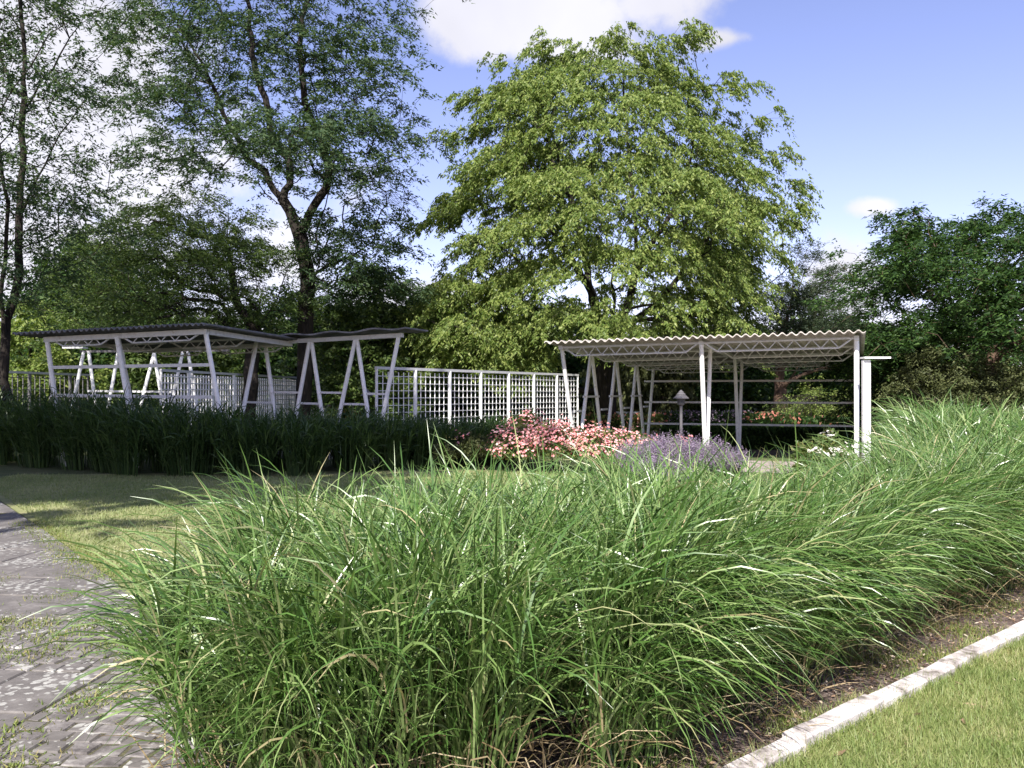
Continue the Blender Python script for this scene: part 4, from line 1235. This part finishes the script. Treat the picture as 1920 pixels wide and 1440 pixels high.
# ------------------------------------------------------------------ two people far behind the lattice
def cloth(name, c):
    m, nt, b, out = new_mat(name); b.inputs['Base Color'].default_value = (*c, 1); b.inputs['Roughness'].default_value = 0.85; return m
M['blue_cloth'] = cloth('light_blue_cloth', (0.12, 0.32, 0.72)); M['navy_cloth'] = cloth('dark_cloth', (0.03, 0.04, 0.09))
M['skin'] = cloth('skin', (0.5, 0.28, 0.2)); M['hair'] = cloth('dark_hair', (0.03, 0.02, 0.015))
def person(px, d, lean, label, mat):
    x = (px - CX) / F * d; z0 = float(zt(d))
    T = Thing('person', (x, d, z0), label, 'person', 'people beyond the lattice fence')
    L_ = lean
    V = {'pel': (0, 0, .88), 'bel': (L_ * .2, 0, 1.02), 'che': (L_ * .5, 0, 1.24), 'nec': (L_ * .8, 0, 1.42), 'hd': (L_ * .95, -.02, 1.52), 'top': (L_, -.02, 1.66),
         'hl': (-.10, 0, .82), 'kl': (-.12, -.03, .46), 'al': (-.12, .02, .07), 'tl': (-.13, -.15, .03), 'hr': (.10, 0, .82), 'kr': (.13, -.06, .46), 'ar': (.13, .02, .07), 'tr': (.14, -.15, .03),
         'sl': (L_ * .6 - .19, 0, 1.37), 'el': (L_ * .6 - .26, -.05, 1.10), 'wl': (L_ * .6 - .16, -.24, .98), 'sr': (L_ * .6 + .19, 0, 1.37), 'er': (L_ * .6 + .25, -.05, 1.10), 'wr': (L_ * .6 + .16, -.24, .98)}
    E = [('pel', 'bel'), ('bel', 'che'), ('che', 'nec'), ('nec', 'hd'), ('hd', 'top'), ('pel', 'hl'), ('hl', 'kl'), ('kl', 'al'), ('al', 'tl'), ('pel', 'hr'), ('hr', 'kr'), ('kr', 'ar'), ('ar', 'tr'), ('nec', 'sl'), ('sl', 'el'), ('el', 'wl'), ('nec', 'sr'), ('sr', 'er'), ('er', 'wr')]
    R = {'pel': .14, 'bel': .12, 'che': .15, 'nec': .055, 'hd': .085, 'top': .075, 'hl': .09, 'kl': .06, 'al': .04, 'tl': .035, 'hr': .09, 'kr': .06, 'ar': .04, 'tr': .035, 'sl': .055, 'el': .042, 'wl': .03, 'sr': .055, 'er': .042, 'wr': .03}
    ks = list(V)
    me = bpy.data.meshes.new('body'); me.from_pydata([V[k] for k in ks], [(ks.index(a), ks.index(b)) for a, b in E], [])
    ob = bpy.data.objects.new('body', me); COL.objects.link(ob)
    ob.modifiers.new('skin', 'SKIN'); sk = me.skin_vertices[0] if me.skin_vertices else None
    if sk is None:
        me.attributes.new; bpy.context.view_layer.objects.active = ob; bpy.ops.mesh.customdata_skin_add(); sk = me.skin_vertices[0]
    for i, k in enumerate(ks): sk.data[i].radius = (R[k], R[k] * (.75 if k in ('pel', 'bel', 'che') else 1)); sk.data[i].use_root = (i == 0)
    sb = ob.modifiers.new('sub', 'SUBSURF'); sb.levels = 1; sb.render_levels = 1
    dg = bpy.context.evaluated_depsgraph_get(); ev = ob.evaluated_get(dg)
    m2 = bpy.data.meshes.new_from_object(ev); bpy.data.objects.remove(ob)
    for mm in (mat, M['navy_cloth'], M['skin']): m2.materials.append(mm)
    mi = []
    for p in m2.polygons:
        c = p.center
        hand = abs(c.y) > .17 and .9 < c.z < 1.05
        mi.append(2 if c.z > 1.42 or hand else (1 if c.z < .86 else 0))
    m2.polygons.foreach_set('material_index', np.array(mi, dtype=np.int32)); m2.polygons.foreach_set('use_smooth', np.ones(len(mi), bool))
    b = bpy.data.objects.new('body', m2); COL.objects.link(b); b.parent = T.o
    v, f = lathe((x + L_, d + .01, z0), [(.085, 1.56), (.105, 1.60), (.10, 1.68), (.06, 1.745), (.01, 1.76)], 12); T.part('hair', v, f, M['hair'], smooth=True)
person(752, 41, 0.05, 'person in a light blue top beyond the lattice, left of the other', M['blue_cloth'])
person(781, 41, -0.08, 'person in bright blue bending slightly, right of the other behind the lattice', M['blue_cloth'])

# ------------------------------------------------------------------ trees
def dpts(l, d, ds=None):
    return [P(x, y, d + (0 if ds is None else ds[i])) for i, (x, y) in enumerate(l)]

# big yellow green tree behind the right pavilion
def big_bright_tree():
    rng = np.random.default_rng(101); d = 36.0
    prof = [(48, 1285, 1305), (75, 1040, 1290), (110, 985, 1310), (150, 900, 1395), (195, 862, 1425), (250, 858, 1462), (310, 812, 1505), (370, 800, 1525), (430, 792, 1510), (480, 830, 1500), (530, 830, 1480), (570, 800, 1490), (615, 830, 1470), (640, 900, 1420)]
    t1, o1 = crown_tips([(y, a + 22, c - 50) if y > 60 else (y, a, c) for y, a, c in prof], d, 6.6, 345, 11, rng, flat=(0.62, 0.78, 0.09), shell=0.42, outdroop=0.5)
    prof2 = [(515, 830, 960), (560, 780, 960), (620, 772, 1010), (670, 775, 1030), (700, 800, 1000)]
    t2, o2 = crown_tips(prof2, d - 1.0, 2.5, 60, 11, rng, flat=(0.6, 0.7, 0.11), shell=0.25, outdroop=0.5)
    ex = []
    for (px_, py_) in ((1305, 45), (1290, 62), (1265, 80), (1030, 78), (1020, 85), (1130, 68), (875, 180), (900, 172), (1400, 140), (1385, 155), (1455, 215), (1520, 345), (1530, 385), (1500, 420), (965, 118), (795, 420), (1480, 285), (1075, 95), (1210, 88), (845, 250)):
        px_ -= 28 if px_ > 1390 else 0
        c = P(px_, py_, d - rng.uniform(0, 1.5)); ex.append(c + rng.normal(0, 1, (9, 3)) * np.array((.38, .4, .1)))
    ex = np.vstack(ex); oe = ex[:, :2] - np.array((P(1150, 300, d)[0], d)); oe /= np.linalg.norm(oe, axis=1)[:, None]
    tips, outs = np.vstack([t1, t2, ex]), np.vstack([o1, o2, oe])
    b = G(1136, d, zt(d) - 0.1)
    paths = [(None, [b, P(1136, 740, d), P(1134, 650, d), P(1128, 610, d)]),
             (0, [P(1128, 610, d), P(1112, 560, d - .6), P(1080, 500, d - 1.6), P(1040, 440, d - 2.3), P(1010, 380, d - 2.8)]),
             (0, [P(1134, 640, d), P(1175, 580, d + .2), P(1195, 500, d), P(1190, 400, d - .4), P(1180, 300, d - .5), P(1170, 180, d), P(1165, 100, d)]),
             (0, [P(1134, 645, d), P(1190, 600, d - .5), P(1240, 560, d - 1.5), P(1300, 480, d - 2.2), P(1350, 420, d - 2.6)]),
             (0, [P(1190, 600, d - .5), P(1260, 596, d - .2), P(1340, 585, d), P(1430, 540, d)]),
             (0, [P(1128, 610, d), P(1060, 600, d + .5), P(980, 570, d), P(900, 560, d - .8), P(850, 590, d - 1)]),
             (0, [P(1112, 560, d - .6), P(1090, 450, d + 1.5), P(1060, 330, d + 2), P(1020, 200, d + 1)]),
             (0, [P(1195, 500, d), P(1260, 400, d + 1.5), P(1300, 280, d + 1.5), P(1310, 150, d + .6), P(1300, 70, d)])]
    make_tree('broadleaf_tree', 'big round yellow green tree with drooping tiers of leaves behind the right pavilion', b, paths, tips, outs,
              dict(twigs=5, per=15, tl=0.66, fan=1.0, droop=0.75, ll=0.165, lw=0.068, hang=1.0, jit=0.035, upn=0.4), M['leaf_bright'], M['bark'], 0.42, 1, group='park trees', bf=0.3, limb_split=0.045)
big_bright_tree()

LOC = dict(twigs=5, per=11, tl=0.6, fan=1.3, droop=0.35, ll=0.14, lw=0.045, hang=0.45, jit=0.05, upn=0.35)
def locust_main():
    rng = np.random.default_rng(102); d = 33.0
    prof = [(-330, 360, 640), (-220, 290, 720), (-100, 240, 770), (0, 215, 790), (60, 215, 775), (110, 220, 740), (160, 215, 760), (205, 190, 840), (250, 180, 865), (300, 190, 850), (335, 240, 800)]
    t1, o1 = crown_tips(prof, d, 6.0, 255, 8, rng, flat=(0.85, 0.95, 0.15), shell=0.15, outdroop=0.15)
    prof2 = [(385, 585, 700), (430, 560, 735), (480, 520, 780), (530, 540, 770), (560, 600, 740)]
    t2, o2 = crown_tips(prof2, d - .5, 2.7, 34, 8, rng, flat=(0.6, 0.7, 0.14), shell=0.1)
    prof3 = [(340, 690, 740), (380, 690, 780), (420, 740, 790)]
    tips, outs = np.vstack([t1, t2]), np.vstack([o1, o2])
    b = G(566, d, -0.1)
    paths = [(None, [b, P(572, 700, d), P(573, 610, d), P(577, 520, d), P(562, 440, d), P(543, 395, d)]),
             (0, [P(543, 395, d), P(512, 355, d), P(497, 320, d - .2), P(462, 298, d - .4), P(440, 250, d - .5), P(418, 215, d - .6), P(406, 180, d - .8), P(380, 120, d - 1.2), P(330, 40, d - 1.5)]),
             (0, [P(530, 378, d), P(543, 345, d + .3), P(542, 300, d + .5), P(510, 265, d + .5), P(500, 200, d + .6), P(470, 100, d + .8), P(460, -40, d + 1), P(470, -180, d + 1)]),
             (0, [P(562, 430, d), P(588, 385, d - .2), P(612, 350, d - .4), P(618, 310, d - .5), P(596, 255, d - .6), P(570, 190, d - .8), P(560, 90, d - 1), P(580, -60, d - 1), P(590, -200, d - 1)]),
             (0, [P(545, 362, d), P(565, 330, d - .6), P(610, 318, d - 1), P(700, 312, d - 1.4), P(770, 290, d - 1.8), P(820, 250, d - 2)]),
             (0, [P(612, 362, d - .3), P(640, 346, d - .5), P(680, 342, d - .8), P(715, 360, d - 1), P(755, 392, d - 1.2), P(785, 410, d - 1.3)]),
             (0, [P(440, 250, d - .5), P(410, 285, d - 1), P(360, 284, d - 1.4), P(310, 300, d - 1.8), P(260, 340, d - 2)]),
             (0, [P(577, 520, d), P(610, 500, d - .5), P(660, 480, d - 1), P(700, 450, d - 1.3)])]
    T = make_tree('locust_tree', 'tall dark locust tree with forked crooked trunk and airy feathery crown behind the middle pavilion', b, paths, tips, outs, dict(LOC, tl=.72, ll=.18, lw=.058), M['leaf_locust'], M['bark'], 0.29, 2, group='park trees', bf=0.25, wob=0.18, limb_split=0.03)
    # bare hanging twigs on the right
    rs = np.random.default_rng(9); ps = []
    for i in range(26):
        a = P(rs.uniform(690, 750), rs.uniform(345, 372), d - 1); v0 = a.copy(); dirx = rs.uniform(.3, 1)
        for k in range(5):
            c = v0 + np.array((dirx * .24, rs.normal(0, .05), -0.06 - 0.035 * k + rs.normal(0, .05))); ps.append(tube(v0, c, 0.008 - .0013 * k, 0.007 - .0013 * k, 3, caps=False)); v0 = c
    v, f = join(ps); T.part('bare_twigs', v, f, M['bark'], kind='stuff')
locust_main()

def locust_left():
    rng = np.random.default_rng(103); d = 22.0
    prof = [(-280, -160, 120), (-150, -200, 190), (-50, -200, 210), (30, -180, 205), (110, -180, 200), (200, -200, 215), (300, -200, 225), (400, -200, 215), (480, -180, 150), (560, -150, 110), (600, -100, 80)]
    tips, outs = crown_tips(prof, d, 3.6, 205, 7, rng, flat=(0.7, 0.75, 0.16), shell=0.1, outdroop=0.12)
    b = G(6, d, -0.1)
    paths = [(None, [b, P(8, 680, d), P(12, 600, d), P(30, 540, d), P(33, 470, d), P(36, 380, d), P(42, 280, d), P(44, 180, d), P(40, 60, d), P(30, -80, d)]),
             (0, [P(10, 640, d), P(0, 560, d - .3), P(10, 460, d - .5), P(14, 380, d - .8), P(0, 310, d - 1), P(-20, 200, d - 1.2), P(-40, 60, d - 1.4)]),
             (0, [P(36, 400, d), P(70, 330, d), P(110, 250, d - .2), P(160, 180, d - .3)]),
             (0, [P(44, 200, d), P(75, 150, d + .3), P(110, 100, d + .5), P(150, 40, d + .6)]),
             (0, [P(33, 450, d), P(70, 425, d - .4), P(120, 440, d - .6)])]
    make_tree('locust_tree', 'slender tree at the left edge with sparse leaves against the clouds', b, paths, tips, outs, dict(LOC, twigs=4, per=8, ll=0.15, lw=0.045), M['leaf_locust'], M['bark'], 0.11, 3, group='park trees', bf=0.25, wob=0.15, limb_split=0.03)
locust_left()

def locust_mid():
    rng = np.random.default_rng(104); d = 31.0
    prof = [(352, 250, 420), (385, 180, 475), (430, 140, 510), (480, 120, 480), (530, 100, 430), (580, 90, 420), (620, 90, 400)]
    t1, o1 = crown_tips(prof, d, 4.2, 125, 9, rng, flat=(0.7, 0.8, 0.15), shell=0.2, outdroop=0.25)
    prof2 = [(450, 400, 520), (500, 370, 560), (560, 370, 560), (620, 380, 540), (660, 400, 560)]
    t2, o2 = crown_tips(prof2, d + .5, 2.0, 30, 6, rng, flat=(0.5, 0.6, 0.2), shell=0.1)
    tips, outs = np.vstack([t1, t2]), np.vstack([o1, o2])
    b = G(462, d, -0.3)
    paths = [(None, [b, P(470, 700, d), P(480, 620, d), P(440, 560, d), P(432, 500, d), P(425, 440, d), P(428, 400, d)]),
             (0, [P(425, 452, d), P(400, 446, d - .2), P(360, 442, d - .5), P(310, 420, d - 1), P(250, 400, d - 1.4)]),
             (0, [P(432, 500, d), P(390, 480, d - .5), P(350, 520, d - .8), P(300, 540, d - 1)]),
             (0, [P(480, 620, d), P(520, 560, d), P(540, 500, d)])]
    make_tree('locust_tree', 'middle sized dark tree with one long level limb, behind the left pavilion', b, paths, tips, outs, dict(LOC, per=12), M['leaf_mid'], M['bark'], 0.25, 4, group='park trees', bf=0.25, wob=0.15, limb_split=0.035)
locust_mid()

def conifer():
    rng = np.random.default_rng(105); d = 41.0
    prof = [(448, 1485, 1510), (480, 1470, 1545), (520, 1455, 1575), (560, 1440, 1600), (610, 1420, 1620), (660, 1400, 1640), (690, 1430, 1600)]
    tips, outs = crown_tips(prof, d, 3.4, 75, 9, rng, flat=(0.45, 0.4, 0.2), shell=0.15, outdroop=-0.25)
    b = G(1462, d, float(zt(d)) - .1)
    paths = [(None, [b, P(1462, 760, d), P(1462, 700, d), P(1468, 640, d), P(1485, 560, d), P(1497, 470, d)])]
    make_tree('pine_tree', 'dark pine with reddish trunk between the bright tree and the right dark tree', b, paths, tips, outs,
              dict(twigs=6, per=12, tl=0.42, fan=1.4, droop=-0.1, ll=0.17, lw=0.035, hang=-0.3, jit=0.07, upn=0.1), M['needle'], M['bark_warm'], 0.27, 5, group='park trees', bf=0.5, limb_split=0.05)
conifer()

def right_dark():
    rng = np.random.default_rng(106); d = 27.0
    prof = [(372, 1880, 2080), (405, 1800, 2150), (440, 1700, 2200), (480, 1610, 2220), (530, 1600, 2220), (580, 1605, 2200), (620, 1610, 2150), (645, 1640, 2060)]
    t1, o1 = crown_tips(prof, d, 4.6, 200, 9, rng, flat=(0.65, 0.75, 0.2), shell=0.3, outdroop=0.2)
    prof2 = [(388, 1652, 1672), (410, 1650, 1700), (440, 1655, 1740), (480, 1650, 1750)]
    t2, o2 = crown_tips(prof2, d - 1, 0.7, 10, 8, rng, flat=(0.35, 0.3, 0.3), shell=0.1, outdroop=-.2)
    t3, o3 = crown_tips([(640, 1590, 1720), (700, 1600, 1700)], d - .5, 1.5, 16, 9, rng, flat=(.5, .5, .2)); t2 = np.vstack([t2, t3]); o2 = np.vstack([o2, o3])
    tips, outs = np.vstack([t1, t2]), np.vstack([o1, o2])
    b = G(1852, d, -0.3)
    paths = [(None, [b, P(1856, 720, d), P(1862, 660, d), P(1858, 600, d), P(1850, 530, d), P(1860, 450, d)]),
             (0, [P(1858, 610, d), P(1800, 560, d - 1), P(1730, 500, d - 1.5), P(1680, 430, d - 1.5)]),
             (0, [P(1858, 600, d), P(1950, 540, d), P(2040, 470, d)])]
    make_tree('broadleaf_tree', 'broad deep green tree at the right edge with feathered leaves', b, paths, tips, outs, dict(twigs=5, per=13, tl=0.55, fan=1.1, droop=0.3, ll=0.17, lw=0.055, hang=0.35, jit=0.06, upn=0.5), M['leaf_dark'], M['bark_warm'], 0.2, 6, group='park trees', bf=0.3, limb_split=0.04)
right_dark()

def generic_tree(name, label, px, d, ytop, ybot, halfw, mat, seed, nclus=70, per=8, kw=None, bark='bark', R0=0.2, group='park trees', shell=0.35, lean=0):
    rng = np.random.default_rng(seed)
    h = ybot - ytop
    prof = [(ytop, px - halfw * .18, px + halfw * .18), (ytop + h * .12, px - halfw * .55, px + halfw * .5), (ytop + h * .3, px - halfw * .85, px + halfw * .9), (ytop + h * .55, px - halfw, px + halfw), (ytop + h * .8, px - halfw * .95, px + halfw * .9), (ybot, px - halfw * .7, px + halfw * .7)]
    s = d / 30
    tips, outs = crown_tips(prof, d, 9, nclus, per, rng, flat=(0.6 * s, 0.7 * s, 0.2 * s), shell=shell, outdroop=0.3)
    b = G(px, d, float(zt(d)) - .1)
    paths = [(None, [b, P(px, (ybot + CY) / 2 + 20, d), P(px + lean, ybot - h * .3, d), P(px + lean, ytop + h * .25, d)])]
    k = dict(twigs=5, per=9, tl=0.55 * s, fan=1.2, droop=0.35, ll=0.18 * s, lw=0.09 * s, hang=0.5, jit=0.06 * s, upn=0.45)
    if kw: k.update(kw)
    return make_tree(name, label, b, paths, tips, outs, k, M[mat], M[bark], R0, seed, group=group, bf=0.35, rtip=0.008, limb_split=0.06)

generic_tree('round_shrub', 'rounded dark olive juniper bush left of the right leaning trunk', 1775, 24.5, 648, 795, 72, 'leaf_olive', 201, 60, 10, dict(ll=.11, lw=.04, tl=.35), group='park shrubs', R0=.08)
generic_tree('round_shrub', 'olive bush at the far right edge behind the grass mound', 1925, 24, 690, 815, 60, 'leaf_olive', 202, 50, 9, dict(ll=.11, lw=.04, tl=.35), group='park shrubs', R0=.08)
generic_tree('round_shrub', 'dark bush behind the white lamp post', 1660, 29, 655, 800, 62, 'leaf_dark', 203, 50, 9, dict(ll=.12, lw=.05, tl=.4), group='park shrubs', R0=.08)
generic_tree('spreading_shrub', 'bright green spreading shrub seen through the right end of the pavilion', 1540, 38.5, 728, 800, 72, 'leaf_bright', 204, 46, 9, dict(ll=.11, lw=.05, tl=.4), group='park shrubs', R0=.06)
generic_tree('broadleaf_tree', 'dense green small tree between the middle pavilion and the bright tree', 690, 36, 500, 740, 92, 'leaf_mid', 205, 80, 9)
generic_tree('broadleaf_tree', 'lighter small tree low behind the left pavilion roof', 330, 40, 575, 740, 85, 'leaf_mid', 206, 55, 9)
generic_tree('broadleaf_tree', 'dense dark tree behind the upper left of the left pavilion', 180, 42, 440, 720, 120, 'leaf_dark', 207, 110, 9)
generic_tree('broadleaf_tree', 'yellow green young tree behind the leftmost trunk', 55, 34, 560, 760, 75, 'leaf_bright', 208, 60, 8)
generic_tree('broadleaf_tree', 'dark tree behind the forked locust trunk', 545, 44, 545, 750, 90, 'leaf_dark', 209, 70, 8)
generic_tree('broadleaf_tree', 'weeping olive green tree seen right of the big trunk under the pavilion', 1205, 43, 630, 800, 62, 'leaf_olive', 210, 60, 9, dict(droop=.9, hang=1.6))
generic_tree('broadleaf_tree', 'dark tree behind the garden lamp', 1330, 46, 600, 790, 82, 'leaf_dark', 211, 80, 9)
generic_tree('broadleaf_tree', 'dark tree behind the right end of the pavilion roof', 1590, 48, 590, 770, 95, 'leaf_dark', 212, 80, 9)
generic_tree('broadleaf_tree', 'dark tree filling the gap behind the middle lattice fence', 860, 46, 600, 790, 110, 'leaf_dark', 213, 80, 8)
generic_tree('broadleaf_tree', 'dark tree behind the big yellow green tree trunk', 1040, 50, 560, 790, 110, 'leaf_dark', 214, 80, 8)

# far treeline: three kinds copied round the park
protos = []
for i, (mat, seed) in enumerate((('leaf_dark', 301), ('leaf_mid', 302), ('leaf_dark', 303))):
    protos.append(generic_tree('park_tree', 'far tree', 960, 70, 575 + 14 * i, 760, 150, mat, seed, 70, 7, dict(per=9, twigs=4), R0=.3, group='far trees closing the park'))
labels = ['far tree beyond the park, %s' % s_ for s_ in ()]
rs = random.Random(5)
k = 0
where = ['left of the slender trunk', 'behind the left lattice', 'behind the left pavilion', 'behind the level limb', 'behind the forked trunk', 'behind the middle pavilion', 'behind the middle lattice', 'behind the pink roses', 'behind the big trunk', 'behind the garden lamp', 'behind the pine', 'behind the lamp post', 'behind the juniper bush', 'behind the right leaning trunk', 'beyond the right edge']
for j, xx in enumerate(range(-160, 2160, 165)):
    d = rs.uniform(62, 84); p = protos[j % 3]
    x = (xx + rs.uniform(-40, 40) - CX) / F * d
    lab = 'distant %s tree %s' % ('mid green' if j % 3 == 1 else 'dark green', where[j % len(where)])
    if j < 3:
        p.o.location = (x, d, -0.2); p.o.rotation_euler = (0, 0, rs.uniform(0, 6.28)); p.o['label'] = lab
    else:
        copy_thing(p.o, (x, d, -0.2), rs.uniform(0, 6.28), rs.uniform(0.85, 1.2), lab)

# trees that stand behind and left of the camera and shade the hedge and the left pavilion
def shade_tree(cx, cy, z0, z1, rad, seed, label, ncl=120):
    rng = np.random.default_rng(seed)
    n = ncl; th = rng.uniform(0, 6.28, n); r = np.abs(rng.normal(0, .56, n)) * rad * 1.15; z = rng.uniform(z0, z1, n)
    fall = 1 - ((z - (z0 + z1) / 2) / ((z1 - z0) / 2)) ** 2 * .6
    C = np.column_stack([cx + np.cos(th) * r * fall, cy + np.sin(th) * r * fall, z])
    tips = (C[:, None, :] + rng.normal(0, 1, (n, 7, 3)) * np.array((.7, .7, .2))).reshape(-1, 3)
    o = tips[:, :2] - np.array((cx, cy)); o /= np.linalg.norm(o, axis=1)[:, None]
    b = np.array((cx, cy, -.1))
    paths = [(None, [b, (cx, cy, z0 * .6), (cx + .3, cy, (z0 + z1) / 2), (cx, cy + .3, z1 - 1)])]
    make_tree('broadleaf_tree', label, b, paths, tips, o, dict(twigs=4, per=8, tl=.8, fan=1.2, droop=.3, ll=.32, lw=.2, hang=.4, jit=.08, upn=.5), M['leaf_mid'], M['bark'], .3, seed, group='park trees', limb_split=.06)
shade_tree(-10.4, 5.7, 8.6, 18.5, 6.2, 401, 'leafy tree left of the path whose crown shades the dark hedge', 330)
shade_tree(-18.5, 9.0, 4.5, 14.0, 4.2, 402, 'leafy tree further left of the path shading the left pavilion', 110)

if False:
    print('TRIS', sum(len(o.data.polygons) for o in scene.objects if o.type == 'MESH'))
